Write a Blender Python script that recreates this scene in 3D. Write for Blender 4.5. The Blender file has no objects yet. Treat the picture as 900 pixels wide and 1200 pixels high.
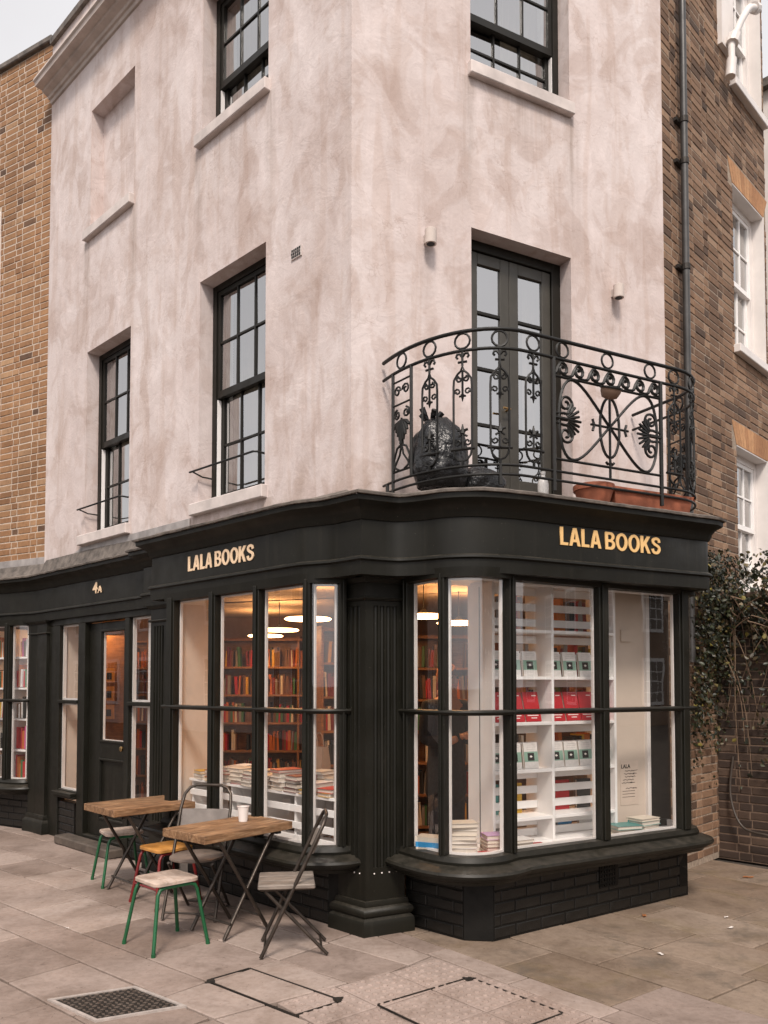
import bpy, bmesh, math, random
from mathutils import Vector, Matrix, noise as mnoise
random.seed(7)
S = bpy.context.scene
COL = S.collection
PI = math.pi
rad = math.radians

# ------------------------------------------------------------------ camera
cam = bpy.data.cameras.new('camera'); cam_o = bpy.data.objects.new('camera', cam); COL.objects.link(cam_o)
cam.sensor_fit = 'HORIZONTAL'; cam.sensor_width = 36.0; cam.lens = 947/900*36
cam_o.location = (0, 0, 1.6); cam_o.rotation_euler = (rad(90+2.25), 0, 0)
cam.shift_y = 165.8/900; cam.clip_end = 2000; cam.clip_start = 0.05
S.camera = cam_o
# ------------------------------------------------------------------ sky and sun (overcast)
SUN_EL, SUN_AZ = rad(50), rad(180)      # azimuth measured clockwise from +Y
W = bpy.data.worlds.new('World'); S.world = W; W.use_nodes = True
nt = W.node_tree; nt.nodes.clear()
out = nt.nodes.new('ShaderNodeOutputWorld'); bg = nt.nodes.new('ShaderNodeBackground')
sky = nt.nodes.new('ShaderNodeTexSky'); sky.sky_type = 'NISHITA'; sky.sun_disc = False
sky.sun_elevation = SUN_EL; sky.sun_rotation = SUN_AZ; sky.air_density = 1.0; sky.dust_density = 3.0; sky.ozone_density = 1.0
bw = nt.nodes.new('ShaderNodeRGBToBW'); tint = nt.nodes.new('ShaderNodeMix'); tint.data_type = 'RGBA'; tint.blend_type = 'MULTIPLY'
tint.inputs['Factor'].default_value = 1.0; tint.inputs['B'].default_value = (1.0, 0.945, 0.93, 1)
mixn = nt.nodes.new('ShaderNodeMix'); mixn.data_type = 'RGBA'; mixn.inputs['Factor'].default_value = 0.90
cl = nt.nodes.new('ShaderNodeTexNoise'); cl.inputs['Scale'].default_value = 2.2; cl.inputs['Detail'].default_value = 5
tc = nt.nodes.new('ShaderNodeTexCoord'); mr = nt.nodes.new('ShaderNodeMapRange')
mr.inputs['From Min'].default_value = .3; mr.inputs['From Max'].default_value = .7; mr.inputs['To Min'].default_value = .88; mr.inputs['To Max'].default_value = 1.12
mul = nt.nodes.new('ShaderNodeMix'); mul.data_type = 'RGBA'; mul.blend_type = 'MULTIPLY'; mul.inputs['Factor'].default_value = 1.0
L = nt.links.new
L(sky.outputs['Color'], bw.inputs['Color']); L(bw.outputs['Val'], tint.inputs['A'])
L(sky.outputs['Color'], mixn.inputs['A']); L(tint.outputs['Result'], mixn.inputs['B'])
L(tc.outputs['Generated'], cl.inputs['Vector']); L(cl.outputs['Fac'], mr.inputs['Value'])
ovc = nt.nodes.new('ShaderNodeMix'); ovc.data_type = 'RGBA'; ovc.inputs['Factor'].default_value = 0.72; ovc.inputs['B'].default_value = (3.3, 3.24, 3.30, 1)   # even cloud deck
L(mixn.outputs['Result'], ovc.inputs['A']); L(ovc.outputs['Result'], mul.inputs['A']); L(mr.outputs['Result'], mul.inputs['B'])
L(mul.outputs['Result'], bg.inputs['Color']); bg.inputs['Strength'].default_value = 0.15; L(bg.outputs['Background'], out.inputs['Surface'])
sl = bpy.data.lights.new('sun', 'SUN'); sl.energy = 1.5; sl.angle = rad(12); sl.color = (1, .90, .80)
so = bpy.data.objects.new('sun', sl); COL.objects.link(so); so.location = (0, -5, 30)
sdir = Vector((math.sin(SUN_AZ)*math.cos(SUN_EL), math.cos(SUN_AZ)*math.cos(SUN_EL), math.sin(SUN_EL)))
so.rotation_euler = sdir.to_track_quat('Z', 'Y').to_euler()
S.view_settings.view_transform = 'Standard'; S.view_settings.look = 'None'; S.view_settings.gamma = 1; S.view_settings.exposure = 1.04
S.render.engine = 'CYCLES'

# ------------------------------------------------------------------ helpers
class Fr:
    """vertical wall frame: s along the wall, d outward, z up"""
    def __init__(f, o, t, n): f.o = Vector(o); f.t = Vector(t); f.n = Vector(n)
    def xy(f, s, d): return f.o + f.t*s + f.n*d
    def pt(f, s, d, z): p = f.xy(s, d); return Vector((p.x, p.y, z))
def heading(a): return Vector((math.sin(a), math.cos(a)))
aA, aB, aC, aD = rad(45.8), rad(62.7), rad(44.2), rad(60.5)
P0 = Vector((-39/947*5.5, 5.5))
FA = Fr(P0, (-math.sin(aA), math.cos(aA)), (-math.cos(aA), -math.sin(aA)))
FB = Fr(P0, (math.sin(aB), math.cos(aB)), (math.cos(aB), -math.sin(aB)))
FC = Fr(FB.xy(2.985, 0), (math.sin(aC), math.cos(aC)), (math.cos(aC), -math.sin(aC)))
FD = Fr(FA.xy(4.966, -.02), (-math.sin(aD), math.cos(aD)), (-math.cos(aD), -math.sin(aD)))
FW = Fr((0, 0), (1, 0), (0, 1))
def project(p):
    th = rad(2.25); y, z = p[1], p[2]-1.6
    d = y*math.cos(th)+z*math.sin(th); u = -y*math.sin(th)+z*math.cos(th)
    return 450+947*p[0]/d, 765.8-947*u/d

class MB:
    def __init__(m): m.v = []; m.f = []; m.mi = []; m.cur = 0
    def add(m, vs, fs):
        b = len(m.v); m.v += [Vector(v) for v in vs]; m.f += [tuple(i+b for i in f) for f in fs]; m.mi += [m.cur]*len(fs); return m
    def box(m, fr, s0, s1, d0, d1, z0, z1):
        c = [fr.pt(s, d, z) for z in (z0, z1) for d in (d0, d1) for s in (s0, s1)]
        return m.add(c, [(0, 1, 3, 2), (4, 6, 7, 5), (0, 4, 5, 1), (2, 3, 7, 6), (0, 2, 6, 4), (1, 5, 7, 3)])
    def quad(m, *p): return m.add(p, [tuple(range(len(p)))])
    def prism(m, poly, z0, z1, inset=0, dz=0):
        n = len(poly); vs = [(p[0], p[1], z0) for p in poly]
        if inset:
            cx = offset_poly(poly, -inset)
            vs += [(p[0], p[1], z1-dz) for p in poly]+[(p[0], p[1], z1) for p in cx]
            fs = [tuple(range(n))[::-1], tuple(range(2*n, 3*n))]
            for k in (0, 1): fs += [(k*n+i, k*n+(i+1) % n, (k+1)*n+(i+1) % n, (k+1)*n+i) for i in range(n)]
        else:
            vs += [(p[0], p[1], z1) for p in poly]
            fs = [tuple(range(n))[::-1], tuple(range(n, 2*n))]+[(i, (i+1) % n, n+(i+1) % n, n+i) for i in range(n)]
        return m.add(vs, fs)
    def tube(m, pts, r, n=6, closed=False):
        pts = [Vector(p) for p in pts]; N = len(pts); rs = r if isinstance(r, (list, tuple)) else [r]*N
        vs = []; ref = None
        for i, p in enumerate(pts):
            a = pts[(i-1) % N] if (closed or i > 0) else p; b = pts[(i+1) % N] if (closed or i < N-1) else p
            t = (b-a)
            if t.length < 1e-9: t = Vector((0, 0, 1))
            t.normalize()
            if ref is None:
                ref = Vector((0, 0, 1)) if abs(t.z) < .9 else Vector((1, 0, 0))
            x = t.cross(ref)
            if x.length < 1e-4: x = t.cross(Vector((1, .3, .2)))
            x.normalize(); y = t.cross(x); ref = -y if y.dot(ref) < 0 else y
            ref = (ref - t*ref.dot(t)).normalized(); x = t.cross(ref).normalized()
            for k in range(n):
                a_ = 2*PI*k/n; vs.append(p+(x*math.cos(a_)+ref*math.sin(a_))*rs[i])
        fs = []
        for i in range(N if closed else N-1):
            j = (i+1) % N
            fs += [(i*n+k, i*n+(k+1) % n, j*n+(k+1) % n, j*n+k) for k in range(n)]
        if not closed: fs += [tuple(range(n))[::-1], tuple((N-1)*n+k for k in range(n))]
        return m.add(vs, fs)
    def lathe(m, c, prof, n=16, axis=None, caps=True):
        c = Vector(c); vs = []; ax = Vector((0, 0, 1)) if axis is None else Vector(axis).normalized()
        x = ax.orthogonal().normalized() if axis is not None else Vector((1, 0, 0)); y = ax.cross(x)
        for r, z in prof:
            for k in range(n):
                a = 2*PI*k/n; vs.append(c+ax*z+(x*math.cos(a)+y*math.sin(a))*r)
        N = len(prof); fs = [(i*n+k, i*n+(k+1) % n, (i+1)*n+(k+1) % n, (i+1)*n+k) for i in range(N-1) for k in range(n)]
        if caps: fs += [tuple(range(n))[::-1], tuple((N-1)*n+k for k in range(n))]
        return m.add(vs, fs)
    def sweep(m, path, prof, closed_prof=False, caps=True):
        """path: list of xy, profile: list of (outward offset, z); outward is the right-hand side when walking the path"""
        nn = mitre(path); N = len(path); k = len(prof); vs = []
        for p, q in zip(path, nn):
            for o, z in prof: vs.append((p[0]+q[0]*o, p[1]+q[1]*o, z))
        fs = []; kk = k if closed_prof else k-1
        for i in range(N-1):
            fs += [(i*k+j, i*k+(j+1) % k, (i+1)*k+(j+1) % k, (i+1)*k+j) for j in range(kk)]
        if caps and closed_prof: fs += [tuple(range(k))[::-1], tuple((N-1)*k+j for j in range(k))]
        return m.add(vs, fs)
    def build(m, name, mat, parent=None, smooth=None, bevel=0, local=False, base=None):
        me = bpy.data.meshes.new(name)
        off = Vector((0, 0, 0))
        if base is not None: off = Vector(base)
        elif parent is not None and not local: off = ROOTLOC[parent.name]
        me.from_pydata([v-off for v in m.v], [], m.f)
        mats = mat if isinstance(mat, (list, tuple)) else [mat]
        for x in mats: me.materials.append(x)
        if len(mats) > 1: me.polygons.foreach_set('material_index', m.mi)
        bm = bmesh.new(); bm.from_mesh(me); bmesh.ops.recalc_face_normals(bm, faces=bm.faces); bm.to_mesh(me); bm.free()
        if smooth:
            me.polygons.foreach_set('use_smooth', [True]*len(me.polygons)); me.set_sharp_from_angle(angle=rad(smooth))
        o = bpy.data.objects.new(name, me); COL.objects.link(o)
        if base is not None: o.location = off
        if parent is not None:
            o.parent = parent; ROOTLOC[o.name] = ROOTLOC[parent.name] if not local else Vector((0, 0, 0))
            if base is not None: o.location = off-ROOTLOC[parent.name]
        else: ROOTLOC[o.name] = off
        if bevel:
            b = o.modifiers.new('bevel', 'BEVEL'); b.width = bevel; b.segments = 1; b.limit_method = 'ANGLE'; b.angle_limit = rad(50)
        return o
ROOTLOC = {}
def mitre(path):
    P = [Vector((p[0], p[1])) for p in path]; N = len(P); out = []
    def nr(a, b): t = (b-a).normalized(); return Vector((t.y, -t.x))
    for i in range(N):
        if i == 0: q = nr(P[0], P[1])
        elif i == N-1: q = nr(P[-2], P[-1])
        else:
            a = nr(P[i-1], P[i]); b = nr(P[i], P[i+1]); q = (a+b); q.normalize(); c = max(q.dot(a), .35); q = q/c
        out.append(q)
    return out
def off_path(path, o):
    return [Vector((p[0]+q.x*o, p[1]+q.y*o)) for p, q in zip(path, mitre(path))]
def offset_poly(poly, o):
    P = [Vector((p[0], p[1])) for p in poly]; N = len(P)
    ar = sum(P[i].x*P[(i+1) % N].y-P[(i+1) % N].x*P[i].y for i in range(N)); sg = 1 if ar > 0 else -1
    res = []
    for i in range(N):
        a = (P[i]-P[i-1]).normalized(); b = (P[(i+1) % N]-P[i]).normalized()
        na = Vector((a.y, -a.x))*sg; nb = Vector((b.y, -b.x))*sg; q = na+nb
        if q.length < 1e-6: q = na
        q.normalize(); res.append(P[i]+q*(o/max(q.dot(na), .3)))
    return res
def clip_poly(poly, a, b, keep_right=False):
    """keep the part left of the line a->b"""
    a = Vector(a); b = Vector(b); t = b-a; res = []
    def sd(p): v = t.x*(p.y-a.y)-t.y*(p.x-a.x); return -v if keep_right else v
    N = len(poly)
    for i in range(N):
        p, q = Vector(poly[i]), Vector(poly[(i+1) % N]); sp, sq = sd(p), sd(q)
        if sp >= 0: res.append(p)
        if (sp >= 0) != (sq >= 0): res.append(p+(q-p)*(sp/(sp-sq)))
    out = []
    for p in res:
        if not out or (p-out[-1]).length > 1e-4: out.append(p)
    if len(out) > 1 and (out[0]-out[-1]).length < 1e-4: out.pop()
    return out
def area(poly): return abs(sum(poly[i].x*poly[(i+1) % len(poly)].y-poly[(i+1) % len(poly)].x*poly[i].y for i in range(len(poly))))/2
def spline(pts, k=6):
    P = [Vector(p) for p in pts]; res = []
    for i in range(len(P)-1):
        a, b, c, d = P[max(i-1, 0)], P[i], P[i+1], P[min(i+2, len(P)-1)]
        for j in range(k):
            t = j/k; res.append(.5*((2*b)+(c-a)*t+(2*a-5*b+4*c-d)*t*t+(3*b-a-3*c+d)*t**3))
    res.append(P[-1]); return res
def empty(name, loc, label=None, cat=None, group=None, rz=0):
    o = bpy.data.objects.new(name, None); COL.objects.link(o); o.location = loc; o.rotation_euler = (0, 0, rz)
    o.empty_display_size = .1; ROOTLOC[o.name] = Vector(loc)
    if label: tag(o, label, cat, group)
    return o
def tag(o, label=None, cat=None, group=None, kind=None):
    if label: o['label'] = label
    if cat: o['category'] = cat
    if group: o['group'] = group
    if kind: o['kind'] = kind
    return o
def link_copy(me, name, loc, rot=(0, 0, 0), scale=(1, 1, 1), parent=None, color=None):
    o = bpy.data.objects.new(name, me); COL.objects.link(o)
    if parent is not None:
        o.parent = parent; o.location = Vector(loc)-ROOTLOC[parent.name]; ROOTLOC[o.name] = ROOTLOC[parent.name]
    else: o.location = loc; ROOTLOC[o.name] = Vector(loc)
    o.rotation_euler = rot; o.scale = scale
    if color: o.color = (*color, 1)
    return o

# ------------------------------------------------------------------ materials
def nodes_of(name):
    m = bpy.data.materials.new(name); m.use_nodes = True; n = m.node_tree; n.nodes.clear()
    o = n.nodes.new('ShaderNodeOutputMaterial'); b = n.nodes.new('ShaderNodeBsdfPrincipled'); n.links.new(b.outputs[0], o.inputs['Surface'])
    return m, n, b, o
def nz(n, scale, detail=4, vec=None, rough=.55, dist=0):
    t = n.nodes.new('ShaderNodeTexNoise'); t.inputs['Scale'].default_value = scale; t.inputs['Detail'].default_value = detail
    t.inputs['Roughness'].default_value = rough; t.inputs['Distortion'].default_value = dist
    if vec is not None: n.links.new(vec, t.inputs['Vector'])
    return t.outputs['Fac']
def coords(n, scale=None, kind='Object'):
    c = n.nodes.new('ShaderNodeTexCoord').outputs[kind]
    if scale:
        mp = n.nodes.new('ShaderNodeMapping'); mp.inputs['Scale'].default_value = scale; n.links.new(c, mp.inputs['Vector']); c = mp.outputs[0]
    return c
def ramp(n, fac, stops):
    r = n.nodes.new('ShaderNodeValToRGB'); e = r.color_ramp.elements
    while len(e) > 1: e.remove(e[-1])
    e[0].position = stops[0][0]; e[0].color = (*stops[0][1], 1)
    for p, c in stops[1:]: x = e.new(p); x.color = (*c, 1)
    n.links.new(fac, r.inputs['Fac']); return r.outputs['Color']
def mix(n, a, b, fac=1.0, mode='MIX'):
    x = n.nodes.new('ShaderNodeMix'); x.data_type = 'RGBA'; x.blend_type = mode
    for val, key in ((a, 'A'), (b, 'B')):
        if isinstance(val, tuple): x.inputs[key].default_value = (*val, 1)
        else: n.links.new(val, x.inputs[key])
    if isinstance(fac, float): x.inputs['Factor'].default_value = fac
    else: n.links.new(fac, x.inputs['Factor'])
    return x.outputs['Result']
def bump(n, b, h, strength=.3, dist=.01):
    x = n.nodes.new('ShaderNodeBump'); x.inputs['Strength'].default_value = strength; x.inputs['Distance'].default_value = dist
    n.links.new(h, x.inputs['Height']); n.links.new(x.outputs[0], b.inputs['Normal'])
def rmap(n, v, a, b, c, d):
    x = n.nodes.new('ShaderNodeMapRange'); n.links.new(v, x.inputs['Value'])
    for k, q in zip(('From Min', 'From Max', 'To Min', 'To Max'), (a, b, c, d)): x.inputs[k].default_value = q
    return x.outputs[0]
def mk(name, col, rough=.6, var=.2, scale=6, bmp=.15, bscale=60, metal=0.0, bdist=.004, spec=.5, kind='Object', stretch=None):
    m, n, b, o = nodes_of(name); c = coords(n, stretch, kind)
    f = nz(n, scale, 5, c); lo = tuple(x*(1-var) for x in col); hi = tuple(min(x*(1+var), 1) for x in col)
    n.links.new(ramp(n, f, [(.3, lo), (.7, hi)]), b.inputs['Base Color'])
    n.links.new(rmap(n, nz(n, scale*2.3, 4, c), .3, .7, max(rough-.1, .05), min(rough+.1, 1)), b.inputs['Roughness'])
    b.inputs['Metallic'].default_value = metal; b.inputs['Specular IOR Level'].default_value = spec
    if bmp: bump(n, b, nz(n, bscale, 4, c), bmp, bdist)
    return m
def wood(name, c0, c1, c2, rough=.6, grain=(2, 2, 30), bmp=.25):
    m, n, b, o = nodes_of(name); c = coords(n, grain)
    g = nz(n, 3.2, 6, c, .65, 1.2); f2 = nz(n, 9, 4, coords(n))
    info = n.nodes.new('ShaderNodeObjectInfo')
    col = ramp(n, g, [(.3, c0), (.5, c1), (.72, c2)])
    col = mix(n, col, ramp(n, f2, [(.35, (.6, .6, .6)), (.65, (1.1, 1.1, 1.1))]), .8, 'MULTIPLY')
    n.links.new(col, b.inputs['Base Color']); b.inputs['Roughness'].default_value = rough
    bump(n, b, g, bmp, .003); return m
def glass_mat(name, f0=.045, tintc=(.93, .95, .94), wob=.02):
    m = bpy.data.materials.new(name); m.use_nodes = True; n = m.node_tree; n.nodes.clear()
    o = n.nodes.new('ShaderNodeOutputMaterial'); mx = n.nodes.new('ShaderNodeMixShader'); t = n.nodes.new('ShaderNodeBsdfTransparent')
    g = n.nodes.new('ShaderNodeBsdfGlossy'); ge = n.nodes.new('ShaderNodeNewGeometry'); dt = n.nodes.new('ShaderNodeVectorMath'); dt.operation = 'DOT_PRODUCT'
    n.links.new(ge.outputs['Incoming'], dt.inputs[0]); n.links.new(ge.outputs['Normal'], dt.inputs[1])
    def mth(op, a, b_=None):
        x = n.nodes.new('ShaderNodeMath'); x.operation = op
        for i, v in enumerate((a, b_)):
            if v is None: continue
            if isinstance(v, (int, float)): x.inputs[i].default_value = v
            else: n.links.new(v, x.inputs[i])
        return x.outputs[0]
    fres = mth('ADD', mth('MULTIPLY', mth('POWER', mth('SUBTRACT', 1.0, mth('ABSOLUTE', dt.outputs['Value'])), 5.0), 1-f0), f0)   # Schlick
    t.inputs['Color'].default_value = (*tintc, 1); g.inputs['Roughness'].default_value = .012
    bp = n.nodes.new('ShaderNodeBump'); bp.inputs['Strength'].default_value = wob; bp.inputs['Distance'].default_value = .02
    n.links.new(nz(n, 2.5, 2, coords(n)), bp.inputs['Height']); n.links.new(bp.outputs[0], g.inputs['Normal'])
    n.links.new(fres, mx.inputs[0]); n.links.new(t.outputs[0], mx.inputs[1]); n.links.new(g.outputs[0], mx.inputs[2]); n.links.new(mx.outputs[0], o.inputs['Surface'])
    return m
def rnd_value(n, island):
    if island: return n.nodes.new('ShaderNodeNewGeometry').outputs['Random Per Island']
    return n.nodes.new('ShaderNodeObjectInfo').outputs['Random']
def brick_mat(name, stops, island, rough=.85, var=.5):
    m, n, b, o = nodes_of(name); c = coords(n, None, 'Object')
    base = ramp(n, rnd_value(n, island), stops)
    geo = n.nodes.new('ShaderNodeNewGeometry').outputs['Position']
    base = mix(n, base, ramp(n, nz(n, 22, 5, geo, .7), [(.28, (.45, .42, .40)), (.5, (1, 1, 1)), (.75, (1.25, 1.2, 1.15))]), var*1.0, 'MULTIPLY')
    base = mix(n, base, ramp(n, nz(n, .9, 4, geo), [(.35, (.66, .64, .62)), (.65, (1.1, 1.1, 1.1))]), .7, 'MULTIPLY')
    n.links.new(base, b.inputs['Base Color']); b.inputs['Roughness'].default_value = rough
    bump(n, b, nz(n, 90, 5, geo, .7), .5, .004); return m
M = {}
def make_stucco(name, tdir, sills):
    m, n, b, o = nodes_of(name); c = coords(n)
    base = ramp(n, nz(n, .9, 6, c, .6, .3), [(.30, (.53, .442, .415)), (.46, (.595, .510, .487)), (.60, (.635, .556, .536)), (.75, (.68, .612, .596))])
    def strokes(sc, lo, hi, f, stretch, dist):
        k = ramp(n, nz(n, sc, 7, coords(n, stretch), .55, dist), [(.40, lo), (.47, (1, 1, 1)), (.55, (1, 1, 1)), (.61, hi)]); return f, k
    for f, k in (strokes(2.2, (.86, .82, .795), (1.07, 1.075, 1.08), .85, (1, 1, .8), 1.1), strokes(5.0, (.91, .875, .85), (1.06, 1.065, 1.07), .75, (1, 1, .55), .8), strokes(1.2, (.90, .855, .82), (1.04, 1.04, 1.04), .7, (4.5, 4.5, .4), .5)):
        base = mix(n, base, k, f, 'MULTIPLY')
    patch = ramp(n, nz(n, .8, 5, coords(n, (1.3, 1.3, .9)), .65, .5), [(.56, (0, 0, 0)), (.70, (1, 1, 1))])
    base = mix(n, base, (.47, .345, .28), mix(n, (0, 0, 0), patch, .22))
    # rain run-off under the sill ends and splash dirt above the lead: dirt with a shape of its own
    def mth(op, a, b_=0.0, clamp=False):
        x = n.nodes.new('ShaderNodeMath'); x.operation = op; x.use_clamp = clamp
        for i, v in enumerate((a, b_)):
            if isinstance(v, (int, float)): x.inputs[i].default_value = v
            else: n.links.new(v, x.inputs[i])
        return x.outputs[0]
    dt = n.nodes.new('ShaderNodeVectorMath'); dt.operation = 'DOT_PRODUCT'; n.links.new(c, dt.inputs[0]); dt.inputs[1].default_value = (tdir[0], tdir[1], 0); sv = dt.outputs['Value']
    sxyz = n.nodes.new('ShaderNodeSeparateXYZ'); n.links.new(c, sxyz.inputs[0]); zv = sxyz.outputs['Z']
    wig = mth('MULTIPLY', mth('SUBTRACT', nz(n, 2.0, 3, coords(n, (1, 1, 1.5))), .5), .10); sv2 = mth('ADD', sv, wig); tot = None
    for s_, zs, wd, ln, am in sills:
        g_ = mth('SUBTRACT', 1.0, mth('DIVIDE', mth('ABSOLUTE', mth('SUBTRACT', sv2, s_)), wd), True); below = mth('SUBTRACT', zs, zv)
        f_ = mth('MULTIPLY', mth('MULTIPLY', g_, mth('SUBTRACT', 1.0, mth('DIVIDE', below, ln), True)), mth('GREATER_THAN', below, 0.0)); f_ = mth('MULTIPLY', f_, am)
        tot = f_ if tot is None else mth('ADD', tot, f_, True)
    tot = mth('MULTIPLY', tot, rmap(n, nz(n, 1.0, 5, coords(n, (22, 22, 1.2)), .6), .35, .65, .25, 1.0))
    base = mix(n, base, (.30, .235, .20), mth('MULTIPLY', tot, .85))
    spl = mth('MULTIPLY', mth('DIVIDE', mth('SUBTRACT', 3.30, zv), .45, True), rmap(n, nz(n, 5, 6, coords(n, (1, 1, .5)), .7), .42, .62, 0, 1))
    base = mix(n, base, (.33, .245, .195), mth('MULTIPLY', spl, .75))
    sp = ramp(n, nz(n, 60, 2, c), [(.24, (.5, .45, .42)), (.30, (1, 1, 1))]); base = mix(n, base, sp, .4, 'MULTIPLY')
    ck = n.nodes.new('ShaderNodeTexVoronoi'); ck.feature = 'DISTANCE_TO_EDGE'; ck.inputs['Scale'].default_value = .55
    wv = n.nodes.new('ShaderNodeVectorMath'); wv.operation = 'ADD'; nn_ = n.nodes.new('ShaderNodeTexNoise'); nn_.inputs['Scale'].default_value = 3; nn_.inputs['Detail'].default_value = 5; n.links.new(c, nn_.inputs['Vector'])
    n.links.new(c, wv.inputs[0]); n.links.new(nn_.outputs['Color'], wv.inputs[1]); n.links.new(wv.outputs[0], ck.inputs['Vector'])
    base = mix(n, base, ramp(n, ck.outputs['Distance'], [(.0, (.62, .54, .49)), (.0035, (1, 1, 1))]), .35, 'MULTIPLY')
    n.links.new(base, b.inputs['Base Color']); b.inputs['Roughness'].default_value = .88; b.inputs['Specular IOR Level'].default_value = .25
    h = mix(n, nz(n, 4.5, 7, c, .6, .9), nz(n, 40, 4, c), .2); bump(n, b, h, .34, .03); return m
_e = [(x, z, .09, 1.1, 1.0) for a_, b2_, z in ((.937, 1.955, 3.04), (3.045, 4.065, 3.04), (.925, 1.93, 6.245), (3.05, 4.04, 6.245)) for x in (a_, b2_)]+[(1.43, 6.245, .45, .6, .6), (.03, 9.0, .10, 8.0, .5)]
M['stucco'] = make_stucco('stucco_street_side', FA.t, _e)
M['stucco_b'] = make_stucco('stucco_corner_side', FB.t, [(.966, 6.21, .10, 1.2, 1.0), (1.97, 6.21, .10, 1.2, 1.0), (1.47, 6.21, .45, .7, .7), (.598, 4.78, .05, .5, .8), (2.395, 4.78, .05, .5, .8)])
M['stone'] = mk('painted_stone', (.60, .53, .50), .8, .18, 5, .3, 50)
M['cornice'] = mk('painted_cornice', (.50, .43, .39), .8, .22, 4, .3, 40)
def dark_paint():
    m, n, b, o = nodes_of('dark_green_black_paint'); c = coords(n)
    base = ramp(n, nz(n, 3, 5, c), [(.3, (.0064, .0059, .0037)), (.7, (.0104, .0097, .0064))])
    sx = n.nodes.new('ShaderNodeSeparateXYZ'); ge = n.nodes.new('ShaderNodeNewGeometry'); n.links.new(ge.outputs['True Normal'], sx.inputs[0])
    up = rmap(n, sx.outputs['Z'], .25, .9, 0, 1); dn = n.nodes.new('ShaderNodeMath'); dn.operation = 'MULTIPLY'; n.links.new(up, dn.inputs[0]); n.links.new(rmap(n, nz(n, 14, 5, c, .7), .35, .65, .05, .5), dn.inputs[1])
    base = mix(n, base, (.075, .064, .050), dn.outputs[0])                                     # dust lying on ledges
    base = mix(n, base, (.10, .088, .072), ramp(n, nz(n, 75, 3, c, .6), [(.70, (0, 0, 0)), (.735, (.8, .8, .8))]))   # small chips
    base = mix(n, base, (.030, .026, .019), ramp(n, nz(n, 1.0, 5, coords(n, (16, 16, .8)), .6), [(.55, (0, 0, 0)), (.75, (.4, .4, .4))]))
    n.links.new(base, b.inputs['Base Color']); n.links.new(rmap(n, nz(n, 5, 5, c), .3, .7, .36, .6), b.inputs['Roughness']); b.inputs['Specular IOR Level'].default_value = .30
    bump(n, b, nz(n, 1.0, 4, coords(n, (70, 70, 9))), .10, .003); return m
M['dark'] = dark_paint()
M['dark_matt'] = mk('black_masonry_paint', (.0055, .0048, .0038), .6, .4, 7, .25, 60, spec=.25)
M['sash'] = mk('olive_black_sash_paint', (.012, .0105, .0075), .45, .2, 4, .05, 40, spec=.3)
M['olive'] = mk('olive_grey_door_paint', (.045, .040, .031), .42, .2, 4, .05, 40)
M['white'] = mk('white_gloss_paint', (.86, .83, .81), .45, .05, 5, .05, 40)
M['wframe'] = mk('white_timber_paint', (.74, .69, .66), .5, .08, 4, .1, 40)
M['lead'] = mk('weathered_lead', (.125, .105, .090), .7, .55, 12, .35, 40, bdist=.01)
M['iron'] = mk('black_wrought_iron', (.008, .0075, .0065), .5, .3, 14, .2, 120, spec=.35)
M['gold'] = mk('gold_lettering', (.76, .48, .20), .45, .06, 8, 0)
M['cream'] = mk('cream_lettering', (.82, .60, .40), .5, .05, 8, 0)
M['glass'] = glass_mat('shop_glass', .145, (.985, .99, .985))
M['glass_up'] = glass_mat('old_sash_glass', .56, (.62, .64, .64), .05)
M['mortar'] = mk('lime_mortar', (.50, .41, .335), .95, .25, 30, .5, 120)
M['mortar_dark'] = mk('sooty_mortar', (.30, .235, .18), .95, .3, 30, .5, 120)
M['mortar_garden'] = mk('brown_mortar', (.15, .10, .07), .95, .3, 30, .5, 120)
yl = [(0, (.10, .055, .034)), (.035, (.16, .085, .046)), (.07, (.25, .125, .058)), (.5, (.335, .18, .086)), (.8, (.29, .145, .068)), (1, (.39, .235, .13))]
br = [(0, (.075, .044, .029)), (.2, (.135, .075, .044)), (.5, (.20, .115, .068)), (.8, (.25, .147, .088)), (1, (.31, .20, .13))]
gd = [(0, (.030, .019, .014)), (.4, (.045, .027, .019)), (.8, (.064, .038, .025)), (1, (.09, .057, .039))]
M['brick_y'] = brick_mat('yellow_stock_brick', yl, False); M['brick_y_all'] = brick_mat('yellow_stock_bricks', yl, True)
M['brick_b'] = brick_mat('brown_stock_brick', br, False); M['brick_b_all'] = brick_mat('brown_stock_bricks', br, True)
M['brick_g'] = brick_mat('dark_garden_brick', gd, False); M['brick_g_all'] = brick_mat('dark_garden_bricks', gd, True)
M['arch'] = brick_mat('orange_rubbed_brick', [(0, (.36, .17, .075)), (1, (.50, .27, .13))], True, .8, .5)
M['terracotta'] = mk('terracotta', (.33, .105, .055), .75, .25, 9, .2, 60)
M['wall_in'] = mk('plaster_interior', (.60, .50, .42), .8, .08, 3, .1, 30)
M['wall_warm'] = mk('brown_interior_wall', (.22, .13, .08), .8, .2, 3, .1, 30)
M['ceiling'] = mk('interior_ceiling', (.42, .33, .26), .8, .1, 3, 0)
M['floor_in'] = wood('shop_floorboards', (.10, .055, .03), (.18, .10, .055), (.25, .15, .085), .5)
M['shelf_wood'] = wood('warm_shelf_wood', (.20, .085, .03), (.33, .15, .055), (.42, .21, .085), .5)
M['curtain'] = mk('beige_curtain', (.42, .33, .25), .9, .12, 6, .2, 30)
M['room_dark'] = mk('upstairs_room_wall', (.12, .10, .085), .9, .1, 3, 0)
M['print_w'] = mk('white_print', (.80, .74, .70), .7, .04, 8, 0)
M['print_k'] = mk('black_print', (.015, .014, .013), .6, .1, 8, 0)
M['print_g'] = mk('sage_print', (.24, .38, .30), .6, .06, 8, 0)
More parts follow.
